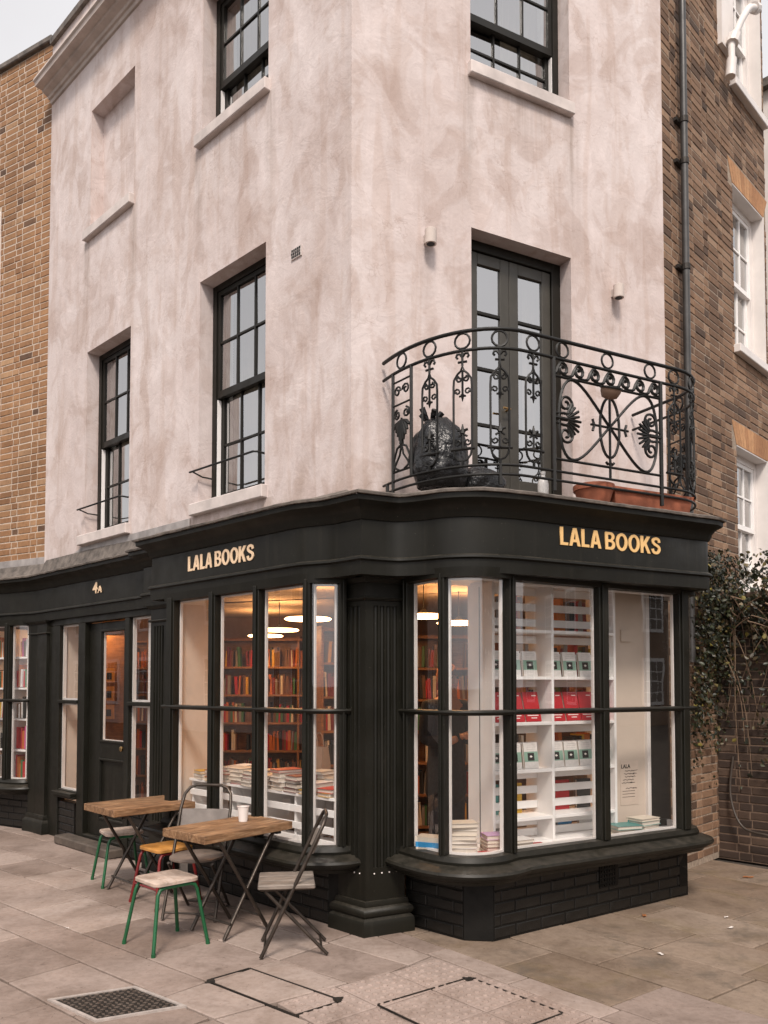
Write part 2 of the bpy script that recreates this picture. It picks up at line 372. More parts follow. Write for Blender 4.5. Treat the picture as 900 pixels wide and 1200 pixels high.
M['paper'] = mk('book_pages', (.66, .58, .50), .9, .12, 30, .3, 200, stretch=(1, 1, 18))
def cover_mat():
    m, n, b, o = nodes_of('book_cover'); i = n.nodes.new('ShaderNodeObjectInfo')
    c = mix(n, i.outputs['Color'], ramp(n, nz(n, 25, 3, coords(n)), [(.35, (.8, .8, .8)), (.65, (1.1, 1.1, 1.1))]), .6, 'MULTIPLY')
    n.links.new(c, b.inputs['Base Color']); b.inputs['Roughness'].default_value = .4; return m
M['cover'] = cover_mat()
def emit(name, col, st):
    m = bpy.data.materials.new(name); m.use_nodes = True; n = m.node_tree; n.nodes.clear()
    o = n.nodes.new('ShaderNodeOutputMaterial'); e = n.nodes.new('ShaderNodeEmission'); e.inputs['Color'].default_value = (*col, 1); e.inputs['Strength'].default_value = st
    n.links.new(e.outputs[0], o.inputs['Surface']); return m
M['lamp'] = emit('warm_lamp_glow', (1.0, .50, .19), 10)
# ------------------------------------------------------------------ ground
def struct(o, kind='structure'): o['kind'] = kind; return o
m, n, b, o_ = nodes_of('paving_base'); c = coords(n)
n.links.new(ramp(n, nz(n, 5, 5, c), [(.3, (.035, .027, .020)), (.7, (.085, .066, .052))]), b.inputs['Base Color']); b.inputs['Roughness'].default_value = .95
bump(n, b, nz(n, 60, 5, c), .5, .01); M['joint'] = m
def flag_mat(name, stops, moss):
    m, n, b, o = nodes_of(name); geo = n.nodes.new('ShaderNodeNewGeometry').outputs['Position']; i = n.nodes.new('ShaderNodeObjectInfo')
    base = ramp(n, i.outputs['Random'], stops)
    base = mix(n, base, ramp(n, nz(n, 2.2, 6, geo, .65, .5), [(.28, (.62, .59, .56)), (.5, (1, 1, 1)), (.72, (1.14, 1.13, 1.12))]), .9, 'MULTIPLY')
    base = mix(n, base, ramp(n, nz(n, 26, 5, geo, .7), [(.3, (.72, .69, .66)), (.55, (1, 1, 1)), (.8, (1.12, 1.12, 1.12))]), .7, 'MULTIPLY')
    base = mix(n, base, ramp(n, nz(n, 9, 2, geo, .5), [(.70, (1, 1, 1)), (.76, (.55, .52, .5))]), .6, 'MULTIPLY')
    base = mix(n, base, ramp(n, nz(n, 42, 1, geo, .4), [(.735, (1, 1, 1)), (.75, (.50, .47, .45))]), .7, 'MULTIPLY')
    base = mix(n, base, ramp(n, nz(n, .8, 5, geo, .65, .6), [(.36, (.70, .66, .62)), (.52, (1, 1, 1))]), .8, 'MULTIPLY')
    if moss:
        base = mix(n, base, (.150, .108, .052), ramp(n, nz(n, 2.0, 6, geo, .7, .6), [(.50, (0, 0, 0)), (.72, (.6, .6, .6))]))
        base = mix(n, base, (.10, .08, .062), ramp(n, nz(n, 3.1, 5, geo, .7, .4), [(.52, (0, 0, 0)), (.70, (.7, .7, .7))]))
    n.links.new(base, b.inputs['Base Color']); n.links.new(rmap(n, nz(n, 6, 4, geo), .3, .7, .62, .9), b.inputs['Roughness'])
    b.inputs['Specular IOR Level'].default_value = .35
    h = mix(n, nz(n, 7, 5, geo, .6), nz(n, 110, 4, geo, .7), .35); bump(n, b, h, .45 if moss else .3, .012); return m
M['flag'] = flag_mat('york_flagstone', [(0, (.245, .186, .156)), (.5, (.305, .236, .202)), (1, (.37, .295, .256))], False)
M['flag_tac'] = flag_mat('blister_paving', [(0, (.31, .235, .202)), (1, (.365, .285, .248))], False)
M['flag_moss'] = flag_mat('mossy_york_stone', [(0, (.20, .145, .105)), (1, (.275, .21, .162))], True)
g = MB(); NG = 12
ex = [-400, -60, -20, -8, 8, 20, 60, 400]
g.quad((-400, -400, -.022), (400, -400, -.022), (400, 400, -.022), (-400, 400, -.022))
pavement = struct(g.build('pavement', M['joint']))

e1 = Vector((-math.sin(rad(49.6)), math.cos(rad(49.6)))); e2 = Vector((math.cos(rad(49.6)), math.sin(rad(49.6))))
g1 = heading(rad(140)); g2 = -heading(rad(53)); ga = Vector((.32, 4.80)); TS = .362
L0, L1 = ga-g1*3, ga+g1*6                      # line between street paving and mossy forecourt (walking down-right)
T0, T1 = ga, ga+g2*(3*TS)
random.seed(11)
fl_cache = {}
def flag(poly, mat, gap=.0062, name='flagstone', th=.05, parent=pavement, tilt=.0022):
    if len(poly) < 3 or area(poly) < .006: return None
    q = offset_poly(poly, -gap)
    if area(q) < .004: return None
    c = sum(q, Vector((0, 0)))/len(q); mb = MB()
    j = []
    for k_, p in enumerate(q):                       # worn, slightly uneven edges
        nx_ = q[(k_+1) % len(q)]; seg = max(1, int((nx_-p).length/.11)); dv = (nx_-p); nv_ = Vector((dv.y, -dv.x)).normalized() if dv.length > 0 else Vector((0, 0))
        for z_ in range(seg): j.append(p+dv*(z_/seg)+nv_*(random.uniform(-.0032, .0032) if z_ else random.choice([0, 0, 0, .004])*0))
    mb.prism([p-c for p in j], -th, 0, .004, .004)
    o = mb.build(name, mat); o.parent = parent; o.location = (c.x, c.y, random.uniform(-.002, .002))
    o.rotation_euler = (random.uniform(-tilt, tilt), random.uniform(-tilt, tilt), 0); return o
def keep(poly, regions):
    for a, b_, r in regions:
        poly = clip_poly(poly, a, b_, r)
        if len(poly) < 3: return []
    return poly
wallA = (FA.xy(6, .02), FA.xy(-.5, .02)); wallB = (FB.xy(-.5, .10), FB.xy(3.2, .10)); wallD = (FD.xy(2.5, .02), FD.xy(-1, .02))
rows = [.7, 1.15, 1.62, 2.05, 2.475, 2.755, 3.24, 3.66, 4.12, 4.6, 5.1]
fixed = {4: [3.55, 4.01, 4.27, 4.96], 5: [4.0, 4.64, 5.05, 5.45]}
for i in range(len(rows)-1):
    q0, q1 = rows[i], rows[i+1]; p = -2.6+random.uniform(0, .4)
    cuts = [p]
    while cuts[-1] < 12: cuts.append(cuts[-1]+random.uniform(.5, .95))
    for a, b_ in zip(cuts[:-1], cuts[1:]):
        poly = [e1*a+e2*q0, e1*b_+e2*q0, e1*b_+e2*q1, e1*a+e2*q1]
        if min(v.y for v in poly) < 2.2 and max(v.y for v in poly) < 2.6: continue
        if max(v.x for v in poly) < -6.2: continue
        poly = keep(poly, [(L0, L1, True), (wallA[0], wallA[1], True), (wallD[0], wallD[1], True)])
        if len(poly) < 3: continue
        # leave the blister-paved square free: keep the piece outside it
        inside = poly
        A_ = clip_poly(poly, T0, T1, True)           # beyond the top edge of the blister paving
        B_ = clip_poly(clip_poly(poly, T0, T1, False), T1, T1+g1*3, True)   # left of it
        for r in (A_, B_):
            if len(r) >= 3: flag(r, M['flag'])
tile = MB(); tq = TS-.008
tile.prism([Vector((-tq/2, -tq/2)), Vector((tq/2, -tq/2)), Vector((tq/2, tq/2)), Vector((-tq/2, tq/2))], -.05, 0, .003, .003)
for i in range(6):
    for j in range(6):
        tile.lathe(((i-2.5)*tq/6.1, (j-2.5)*tq/6.1, 0), [(.017, -.001), (.015, .0045), (.009, .0068)], 8)
tile_o = tile.build('tactile_tile', M['flag_tac'], smooth=40); tile_me = tile_o.data; bpy.data.objects.remove(tile_o)
for i in range(6):
    for j in range(3):
        c = ga+g1*(i+.5)*TS+g2*(j+.5)*TS
        link_copy(tile_me, 'tactile_tile', (c.x, c.y, random.uniform(-.0015, .0015)), (random.uniform(-.002, .002), random.uniform(-.002, .002), math.atan2(g1.y, g1.x)), parent=pavement)
rows2 = [0, .17, .62, 1.1, 1.6, 2.1, 2.7, 3.2, 3.8]; h2 = -g2
for i in range(len(rows2)-1):
    p = -2.2+random.uniform(0, .5)
    while p < 5:
        w = random.uniform(.55, .95); a, b_ = p, p+w; p = b_
        poly = [ga+g1*a+h2*rows2[i], ga+g1*b_+h2*rows2[i], ga+g1*b_+h2*rows2[i+1], ga+g1*a+h2*rows2[i+1]]
        if max(v.y for v in poly) < 2.6: continue
        flag(poly, M['flag'] if i == 0 or (i == 1 and a > .4) else M['flag_moss'], .006, tilt=.004)

# inspection frames and manhole
iron_dk = mk('dark_cast_iron', (.030, .025, .021), .6, .4, 20, .4, 100, metal=.4); M['castiron'] = iron_dk
def cover_frame(pts, label, w=.0065):
    c = sum((Vector(p) for p in pts), Vector((0, 0)))/len(pts); r = empty('inspection_cover', (c.x, c.y, 0), label, 'inspection cover', 'recessed covers in the pavement')
    for a, b_ in zip(pts, pts[1:]+pts[:1]):
        a, b_ = Vector(a), Vector(b_); t = (b_-a).normalized(); n_ = Vector((t.y, -t.x))
        f = Fr(a, t, n_); mb = MB(); mb.box(f, w/2, (b_-a).length-w/2, -w/2, w/2, -.03, .0065); mb.build('frame_bar', M['castiron'], r)
    for k in (0, 2):
        a = Vector(pts[k]); q = (c-a).normalized(); t = Vector((q.y, -q.x)); f = Fr(a, t, q)
        mb = MB(); mb.prism([f.xy(-.035, .012), f.xy(.04, .012), f.xy(.012, .06), f.xy(-.012, .045)], -.03, .0080); mb.build('lifting_corner', M['castiron'], r)
    return r
cover_frame([(-.96, 4.44), (-.76, 4.63), (-.21, 4.16), (-.43, 3.98)], 'thin iron frame of a recessed cover near the folding chair')
cc = ga+g1*1.85*TS+g2*1.15*TS
cover_frame([tuple(cc+g1*a+g2*b_) for a, b_ in ((-.33, -.33), (.30, -.33), (.30, .30), (-.33, .30))], 'square recessed cover frame set in the blister paving')
mc = Vector((-1.345, 4.125)); u1 = heading(rad(65)); u2 = heading(rad(128)); mh = empty('manhole_cover', (mc.x, mc.y, 0), 'square cast iron manhole cover with chequer studs in the pavement', 'manhole cover')
cor = lambda a, b_: mc+u1*a+u2*b_
mb = MB(); r0, r1 = .215, .195
for k in range(4):
    sg = [(-1, -1), (1, -1), (1, 1), (-1, 1)]; a, b_ = sg[k], sg[(k+1) % 4]
    mb.prism([cor(a[0]*r0, a[1]*r0), cor(b_[0]*r0, b_[1]*r0), cor(b_[0]*r1, b_[1]*r1), cor(a[0]*r1, a[1]*r1)], -.04, .0095)
mb.build('cover_surround', mk('cement_rim', (.36, .31, .28), .9, .2, 20, .4, 80), mh)
mb = MB(); mb.prism([cor(-.192, -.192), cor(.192, -.192), cor(.192, .192), cor(-.192, .192)], -.04, .0045); mb.build('cover_plate', M['castiron'], mh)
mb = MB()
for i in range(11):
    for j in range(11):
        x, y = (i-5)*.034, (j-5)*.034; a, b_ = (.013, .006) if (i+j) % 2 else (.006, .013)
        mb.prism([cor(x-a, y), cor(x, y-b_), cor(x+a, y), cor(x, y+b_)], .0045, .0095)
tag(mb.build('chequer_stud', mk('worn_stud_iron', (.13, .10, .082), .5, .3, 20, .2, 90, metal=.2), mh), kind='stuff')

# ------------------------------------------------------------------ corner building: stucco shell
bld = empty('corner_building', (P0.x, P0.y, 0), 'pale pink stucco corner building with dark bookshop front and curved iron balcony', 'building')
def wall_open(mb, fr, s0, s1, z0, z1, ops, depth):
    ss = sorted({s0, s1, *[x for o in ops for x in o[:2]]}); zz = sorted({z0, z1, *[x for o in ops for x in o[2:4]]})
    for a, b_ in zip(ss[:-1], ss[1:]):
        for c, d in zip(zz[:-1], zz[1:]):
            if any(o[0] <= a+1e-6 and b_ <= o[1]+1e-6 and o[2] <= c+1e-6 and d <= o[3]+1e-6 for o in ops): continue
            mb.quad(fr.pt(a, 0, c), fr.pt(b_, 0, c), fr.pt(b_, 0, d), fr.pt(a, 0, d))
    for o in ops:
        a, b_, c, d = o[:4]
        for q in (((a, c), (a, d)), ((a, d), (b_, d)), ((b_, d), (b_, c)), ((b_, c), (a, c))):
            mb.quad(fr.pt(q[0][0], 0, q[0][1]), fr.pt(q[1][0], 0, q[1][1]), fr.pt(q[1][0], -depth, q[1][1]), fr.pt(q[0][0], -depth, q[0][1]))
RV = .135
opA = [(.968, 1.892, 3.14, 5.06), (3.082, 3.997, 3.14, 5.06), (.95, 1.875, 6.34, 7.63), (3.063, 3.968, 6.34, 7.63)]
opB = [(.994, 1.953, 2.86, 5.047), (.994, 1.953, 6.31, 7.63)]
mb = MB(); wall_open(mb, FA, 0, 4.966, 2.5, 8.89, opA, RV); mb.build('stucco_wall', M['stucco'], bld)
mb = MB(); wall_open(mb, FB, 0, 2.985, 2.5, 8.89, opB, RV); mb.build('stucco_wall', M['stucco_b'], bld)
mb = MB(); mb.box(FA, 3.063, 3.968, -RV-.05, -RV+.001, 6.3, 7.66); mb.build('blind_window_panel', M['stucco'], bld)
mb = MB(); mb.add([FA.pt(4.966, .0, 8.86), FA.pt(0, 0, 8.86), FB.pt(2.985, 0, 8.86), FB.pt(2.985, -4, 8.86), FA.pt(4.966, -5, 8.86)], [(0, 1, 2, 3, 4)]); mb.build('roof', M['lead'], bld)
# stucco end return towards the brown house
mb = MB(); mb.quad(FB.pt(2.985, 0, 2.5), FB.pt(2.985, -.25, 2.5), FB.pt(2.985, -.25, 8.89), FB.pt(2.985, 0, 8.89)); mb.build('wall_return', M['stucco_b'], bld)
for fr, s0, s1, z in ((FA, .937, 1.955, 3.14), (FA, 3.045, 4.065, 3.14), (FA, .925, 1.93, 6.345), (FA, 3.05, 4.04, 6.345), (FB, .966, 1.97, 6.312)):
    mb = MB(); vs = []
    for s in (s0, s1):
        vs += [fr.pt(s, -RV+.004, z+.018), fr.pt(s, .055, z-.002), fr.pt(s, .055, z-.100), fr.pt(s, -RV+.004, z-.100)]
    mb.add(vs, [(0, 1, 2, 3), (4, 7, 6, 5), (0, 4, 5, 1), (1, 5, 6, 2), (2, 6, 7, 3), (3, 7, 4, 0)])
    mb.build('window_sill', M['stone'], bld, bevel=.006)
# cornice at the top
prof = [(0, 8.20), (.02, 8.205), (.03, 8.235), (.05, 8.24), (.06, 8.265), (.115, 8.285), (.125, 8.305), (.20, 8.31), (.205, 8.345), (.225, 8.36), (.22, 8.385), (0, 8.45)]
mb = MB(); pth = [FA.xy(4.95, 0), FA.xy(0, 0), FB.xy(2.985, 0)]; mb.sweep(pth, prof, True); mb.build('roof_cornice', M['cornice'], bld, smooth=30)
mb = MB(); mb.sweep(pth, [(-.25, 8.89), (.04, 8.89), (.045, 8.95), (-.25, 8.96)], True); mb.build('parapet_coping', M['lead'], bld)

# ------------------------------------------------------------------ sash windows
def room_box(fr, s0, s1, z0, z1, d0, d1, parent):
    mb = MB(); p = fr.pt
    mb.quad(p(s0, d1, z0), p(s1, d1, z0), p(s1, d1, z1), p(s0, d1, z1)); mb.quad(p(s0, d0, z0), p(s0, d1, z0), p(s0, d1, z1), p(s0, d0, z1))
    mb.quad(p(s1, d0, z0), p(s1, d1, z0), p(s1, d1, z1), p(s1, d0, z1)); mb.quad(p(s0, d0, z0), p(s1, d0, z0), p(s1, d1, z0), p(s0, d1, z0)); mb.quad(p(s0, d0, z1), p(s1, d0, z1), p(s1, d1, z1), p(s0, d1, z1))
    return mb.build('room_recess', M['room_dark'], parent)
def curtain(fr, s0, s1, z0, z1, d, parent, amp=.025, k=7):
    mb = MB(); N = 40; vs = []
    for i in range(N+1):
        s = s0+(s1-s0)*i/N; dd = d+amp*math.sin(2*PI*k*i/N)+amp*.4*math.sin(5.3*i)
        vs += [fr.pt(s, dd, z0), fr.pt(s, dd*1.0, z1)]
    mb.add(vs, [(2*i, 2*i+2, 2*i+3, 2*i+1) for i in range(N)]); return mb.build('curtain', M['curtain'], parent, smooth=180)
def sash(fr, s0, s1, z0, z1, meet, cols=3, rows_=2, left_curtain=True):
    w = empty('sash_window', fr.pt((s0+s1)/2, -RV, z0)); w.parent = bld; w.location -= ROOTLOC[bld.name]
    d = -RV; fw = .055
    mb = MB()
    mb.box(fr, s0, s0+fw, d-.10, d, z0, z1); mb.box(fr, s1-fw, s1, d-.10, d, z0, z1)
    mb.box(fr, s0+fw, s1-fw, d-.10, d-.002, z1-fw, z1); mb.box(fr, s0+fw, s1-fw, d-.10, d-.002, z0, z0+.03); mb.build('window_frame', M['sash'], w)
    def leaf(za, zb, dd, rows_):
        a, b_ = s0+fw+.002, s1-fw-.002; t = .038; mb = MB()
        mb.box(fr, a, a+t, dd-.035, dd, za, zb); mb.box(fr, b_-t, b_, dd-.035, dd, za, zb)
        mb.box(fr, a+t, b_-t, dd-.035, dd-.001, zb-t, zb); mb.box(fr, a+t, b_-t, dd-.035, dd-.001, za, za+t+.02)
        mb.build('sash_frame', M['sash'], w)
        ia, ib, iz0, iz1 = a+t, b_-t, za+t+.02, zb-t
        for k in range(1, cols):
            x = ia+(ib-ia)*k/cols; mb = MB(); mb.box(fr, x-.0085, x+.0085, dd-.03, dd-.003, iz0, iz1); mb.build('glazing_bar', M['sash'], w)
        for k in range(1, rows_):
            z = iz0+(iz1-iz0)*k/rows_; mb = MB(); mb.box(fr, ia, ib, dd-.029, dd-.004, z-.0085, z+.0085); mb.build('glazing_bar', M['sash'], w)
        for i in range(cols):
            for j in range(rows_):
                x0, x1 = ia+(ib-ia)*i/cols, ia+(ib-ia)*(i+1)/cols; y0, y1 = iz0+(iz1-iz0)*j/rows_, iz0+(iz1-iz0)*(j+1)/rows_
                k1, k2 = random.uniform(-.0025, .0025), random.uniform(-.0025, .0025)
                mb = MB(); mb.quad(fr.pt(x0+.004, dd-.016+k1, y0+.004), fr.pt(x1-.004, dd-.016-k1, y0+.004), fr.pt(x1-.004, dd-.016-k1+k2, y1-.004), fr.pt(x0+.004, dd-.016+k1+k2, y1-.004)); mb.build('pane', M['glass_up'], w)
    leaf(meet-.02, z1-fw-.002, d-.012, rows_); leaf(z0+.032, meet+.03, d-.056, rows_)
    sd = s1 if fr is FA else s1
    mb = MB(); mb.box(fr, s1-fw-.006, s1-fw+.0, d-.052, d-.014, z0+.035, meet-.03); mb.build('parting_bead', M['white'], w)
    mb = MB(); mb.box(fr, s0+fw, s1-fw, d-.15, d-.102, z0, z0+.05); mb.box(fr, s0+.0, s0+fw+.04, d-.15, d-.102, z0, z1); mb.box(fr, s1-fw-.04, s1, d-.15, d-.102, z0, z1); mb.build('inner_casing', M['wframe'], w)
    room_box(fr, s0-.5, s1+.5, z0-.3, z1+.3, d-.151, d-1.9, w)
    wd = s1-s0
    curtain(fr, s1-.42*wd, s1+.05, z0-.05, z1+.1, d-.26, w)
    curtain(fr, s0-.05, s0+.12*wd, z0-.05, z1+.1, d-.26, w, k=3)
    return w
sash(FA, .968, 1.892, 3.158, 5.06, 4.09); sash(FA, 3.082, 3.997, 3.158, 5.06, 4.09)
sash(FA, .95, 1.875, 6.36, 7.63, 6.83); sash(FB, .994, 1.953, 6.33, 7.63, 6.83)
# guard rails
for s0, s1 in ((.968, 1.892), (3.082, 3.997)):
    mb = MB(); z = 3.40; mb.tube([FA.pt(s0+.03, -.12, z), FA.pt(s0+.03, .05, z), FA.pt(s0+.05, .075, z), FA.pt(s1-.02, .075, z), FA.pt(s1+.015, .075, z)], .0085, 6)
    mb.tube([FA.pt(s1-.03, .072, z-.004), FA.pt(s1-.03, -.02, z-.03), FA.pt(s1-.03, -.125, z-.03)], .007, 6); mb.build('window_guard_rail', M['iron'], bld, smooth=60)
# French door on the balcony
fd = empty('balcony_door', FB.pt(1.47, -RV, 2.87)); fd.parent = bld; fd.location -= ROOTLOC[bld.name]
d = -RV; s0, s1, z0, z1 = .994, 1.953, 2.87, 5.047; mb = MB()
mb.box(FB, s0, s0+.07, d-.10, d, z0, z1); mb.box(FB, s1-.085, s1, d-.10, d, z0, z1); mb.box(FB, s0+.07, s1-.085, d-.1, d-.002, z1-.075, z1); mb.build('door_frame', M['sash'], fd, bevel=.004)
mid = 1.455
for a, b_ in ((s0+.072, mid-.002), (mid+.002, s1-.087)):
    mb = MB(); dd = d-.02; t = .085
    mb.box(FB, a, a+t, dd-.045, dd, z0, z1-.078); mb.box(FB, b_-t, b_, dd-.045, dd, z0, z1-.078); mb.box(FB, a+t, b_-t, dd-.045, dd-.001, z1-.078-.09, z1-.078); mb.box(FB, a+t, b_-t, dd-.045, dd-.001, z0, z0+.35)
    lf = mb.build('door_leaf', M['olive'], fd, bevel=.004)
    zs = [z0+.35, 3.62, 4.06, 4.50, z1-.168]
    for z in zs[1:4]:
        mb = MB(); mb.box(FB, a+t, b_-t, dd-.035, dd-.005, z-.011, z+.011); mb.build('glazing_bar', M['sash'], fd)
    for za, zb in zip(zs[:-1], zs[1:]):
        k1 = random.uniform(-.003, .003); mb = MB(); mb.quad(FB.pt(a+t, dd-.02+k1, za), FB.pt(b_-t, dd-.02-k1, za), FB.pt(b_-t, dd-.02, zb), FB.pt(a+t, dd-.02+k1, zb)); mb.build('pane', M['glass_up'], fd)
mb = MB(); mb.tube([FB.pt(mid-.035, d-.02, 3.76), FB.pt(mid-.035, d+.03, 3.76), FB.pt(mid-.10, d+.035, 3.76)], .009, 8); mb.build('door_handle', mk('aged_brass', (.45, .28, .12), .35, .1, 8, 0, metal=.9), fd, smooth=60)
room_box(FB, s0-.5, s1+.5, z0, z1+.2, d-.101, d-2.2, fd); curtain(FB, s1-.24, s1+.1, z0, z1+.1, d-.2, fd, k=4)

# ------------------------------------------------------------------ shopfront: fascia, cornice, lead roof
def corner_pt(a, b_):
    # point with outward distance a from wall A and b_ from wall B
    n1, n2 = FA.n, FB.n; det = n1.x*n2.y-n1.y*n2.x
    return P0+Vector(((a*n2.y-n1.y*b_)/det, (n1.x*b_-a*n2.x)/det))
def fascia_path(o=0):
    p = [FD.xy(2.2, .07), FD.xy(.06, .07), FA.xy(2.56, .055), FA.xy(2.56, .125), FA.xy(2.03, .125), FA.xy(2.03, .345), FA.xy(.26, .345)]
    p += spline([FA.xy(.26, .345), FA.xy(.12, .338), FA.xy(.02, .305), FA.xy(-.09, .268), FA.xy(-.18, .26)], 4)[1:]
    p += [corner_pt(.258, .43)]
    p += spline([FB.xy(.04, .43), FB.xy(.14, .455), FB.xy(.24, .56), FB.xy(.34, .715), FB.xy(.50, .825), FB.xy(.74, .868)], 4)
    p += [FB.xy(2.44, .868), FB.xy(2.485, .85), FB.xy(2.508, .80), FB.xy(2.515, .70), FB.xy(2.515, .0)]
    return p
FP = fascia_path()
mb = MB(); mb.sweep(FP, [(-.05, 2.42), (0, 2.42), (0, 2.70), (-.05, 2.70)], True); mb.build('fascia_board', M['dark'], bld, smooth=30)
mb = MB(); mb.sweep(FP, [(-.05, 2.415), (.012, 2.418), (.026, 2.408), (.028, 2.395), (.010, 2.385), (.006, 2.30), (-.05, 2.30)], True); mb.build('fascia_moulding', M['dark'], bld, smooth=30)
mb = MB(); mb.sweep(FP, [(-.05, 2.645), (.010, 2.65), (.022, 2.675), (.030, 2.70), (.052, 2.725), (.088, 2.745), (.098, 2.752), (.100, 2.782), (-.05, 2.79)], True); mb.build('shop_cornice', M['dark'], bld, smooth=30)
# lead covering with a wavy dressed edge, rising to the wall
def lead_roof():
    mb = MB(); dense = []
    for a, b_ in zip(FP[:-1], FP[1:]):
        k = max(1, int((b_-a).length/.05)); dense += [a+(b_-a)*(i/k) for i in range(k)]
    dense.append(FP[-1]); mt = mitre(dense); vs = []
    for i, (p, q) in enumerate(zip(dense, mt)):
        w = .006*mnoise.noise(Vector((p.x*9, p.y*9, 0)))+.004*mnoise.noise(Vector((p.x*31, p.y*31, 3)))
        lip = p+q*(.118+w*.7)
        # nearest wall point
        r = p-P0; sa, sb = r.dot(FA.t), r.dot(FB.t); da, db = r.dot(FA.n), r.dot(FB.n)
        if (p-FD.o).dot(FD.t) > .0 and sa > 4.9: wp = FD.xy((p-FD.o).dot(FD.t), .002); zt = 2.99
        elif sa > .02: wp = FA.xy(max(sa, 0), .003); zt = 2.985 if sa > 2.1 else 2.95
        else: wp = FB.xy(min(max(sb, 0), 2.9), .003); zt = 2.865 if sb > .05 else 2.93
        ins = p+(wp-p)*.12
        for x, z in ((lip-q*.012, 2.784+w*.4), (lip, 2.786+w*.4), (lip+q*.003, 2.800+w*.5), (lip-q*.03, 2.815+w*.5), (ins, 2.840), (wp, zt)): vs.append((x.x, x.y, z))
    N = len(dense); mb.add(vs, [(i*6+j, i*6+j+1, (i+1)*6+j+1, (i+1)*6+j) for i in range(N-1) for j in range(5)]); return mb.build('lead_roof', M['lead'], bld, smooth=50)
lead_roof()
mb = MB(); sq = [2.2, 1.5, .75, .05]
mb.sweep([FD.xy(2.2, .004), FD.xy(.0, .004), FA.xy(2.0, .004)], [(0, 2.95), (.012, 2.95), (.010, 3.03), (0, 3.035)], True); mb.build('lead_flashing', mk('pale_lead_flashing', (.30, .275, .265), .55, .3, 7, .2, 30), bld)

def fit_mesh(cu, name, fr, sa, sb, z0, z1, d, mat, parent, depth):
    to = bpy.data.objects.new(name, cu); COL.objects.link(to); dg = bpy.context.evaluated_depsgraph_get(); dg.update()
    me = bpy.data.meshes.new_from_object(to.evaluated_get(dg)); bpy.data.objects.remove(to)
    xs = [v.co.x for v in me.vertices]; ys = [v.co.y for v in me.vertices]; x0, x1, y0, y1 = min(xs), max(xs), min(ys), max(ys)
    off = ROOTLOC[parent.name] if parent is not None else Vector((0, 0, 0))
    for v in me.vertices:
        s = sa+(sb-sa)*(v.co.x-x0)/(x1-x0); z = z0+(z1-z0)*(v.co.y-y0)/(y1-y0); dd = d+(depth if v.co.z > 0 else -.002)
        v.co = fr.pt(s, dd, z)-off
    me.materials.clear(); me.materials.append(mat); o = bpy.data.objects.new(name, me); COL.objects.link(o); o.parent = parent; ROOTLOC[o.name] = off; return o
def text_mesh(txt, fr, sa, sb, z0, z1, d, mat, parent, name='lettering', depth=.006, bold=.02):
    cu = bpy.data.curves.new(name, 'FONT'); cu.body = txt; cu.size = 1; cu.offset = bold; cu.extrude = .02
    return fit_mesh(cu, name, fr, sa, sb, z0, z1, d, mat, parent, depth)
GLY = {'L': (.50, [[(0, 0), (.50, 0), (.50, .155), (.19, .155), (.19, 1), (0, 1)]]),
       'A': (.72, [[(0, 0), (.19, 0), (.245, .215), (.475, .215), (.53, 0), (.72, 0), (.465, 1), (.255, 1)], [(.285, .365), (.435, .365), (.36, .745)]]),
       'K': (.70, [[(0, 0), (.19, 0), (.19, .32), (.275, .43), (.48, 0), (.70, 0), (.405, .585), (.68, 1), (.455, 1), (.19, .60), (.19, 1), (0, 1)]])}
def arc(cx, cy, rx, ry, a0, a1, k=10): return [(cx+rx*math.cos(rad(a0+(a1-a0)*i/k)), cy+ry*math.sin(rad(a0+(a1-a0)*i/k))) for i in range(k+1)]
GLY['O'] = (.78, [arc(.39, .5, .39, .515, 0, 351, 39), arc(.39, .5, .20, .355, 0, 348, 29)])
GLY['B'] = (.66, [[(0, 0)]+arc(.37, .28, .29, .28, -90, 62, 12)+arc(.36, .755, .26, .245, -50, 90, 12)+[(0, 1)], [(.19, .15)]+arc(.36, .29, .115, .14, -90, 90, 8)+[(.19, .43)], [(.19, .58)]+arc(.34, .715, .095, .135, -90, 90, 8)+[(.19, .85)]])
_c = spline([(.565, .70), (.50, .875), (.33, .925), (.155, .86), (.115, .72), (.22, .595), (.40, .51), (.54, .405), (.56, .25), (.46, .115), (.30, .075), (.14, .135), (.085, .31)], 4)
_m = mitre(_c); GLY['S'] = (.65, [[(p.x+q.x*.088, p.y+q.y*.080) for p, q in zip(_c, _m)]+[(p.x-q.x*.088, p.y-q.y*.080) for p, q in zip(_c, _m)][::-1]])
def sign_mesh(txt, fr, sa, sb, z0, z1, d, mat, parent, depth=.006):
    cu = bpy.data.curves.new('lettering', 'CURVE'); cu.dimensions = '2D'; cu.fill_mode = 'BOTH'; cu.extrude = .02; x = 0
    for ch in txt:
        if ch == ' ': x += .20; continue
        w, loops = GLY[ch]
        for lp in loops:
            sp = cu.splines.new('POLY'); sp.points.add(len(lp)-1); sp.use_cyclic_u = True
            for p, q in zip(sp.points, lp): p.co = (q[0]+x, q[1], 0, 1)
        x += w+.065
    return fit_mesh(cu, 'lettering', fr, sa, sb, z0, z1, d, mat, parent, depth)
sign_mesh('LALA BOOKS', FB, 1.095, 1.988, 2.513, 2.635, .868, M['gold'], bld)
sign_mesh('LALA BOOKS', FA, 1.480, .632, 2.485, 2.604, .345, M['cream'], bld)
text_mesh('4', FA, 3.66, 3.565, 2.508, 2.618, .062, M['cream'], bld, bold=.022); text_mesh('A', FA, 3.555, 3.47, 2.508, 2.575, .062, M['cream'], bld, bold=.022)
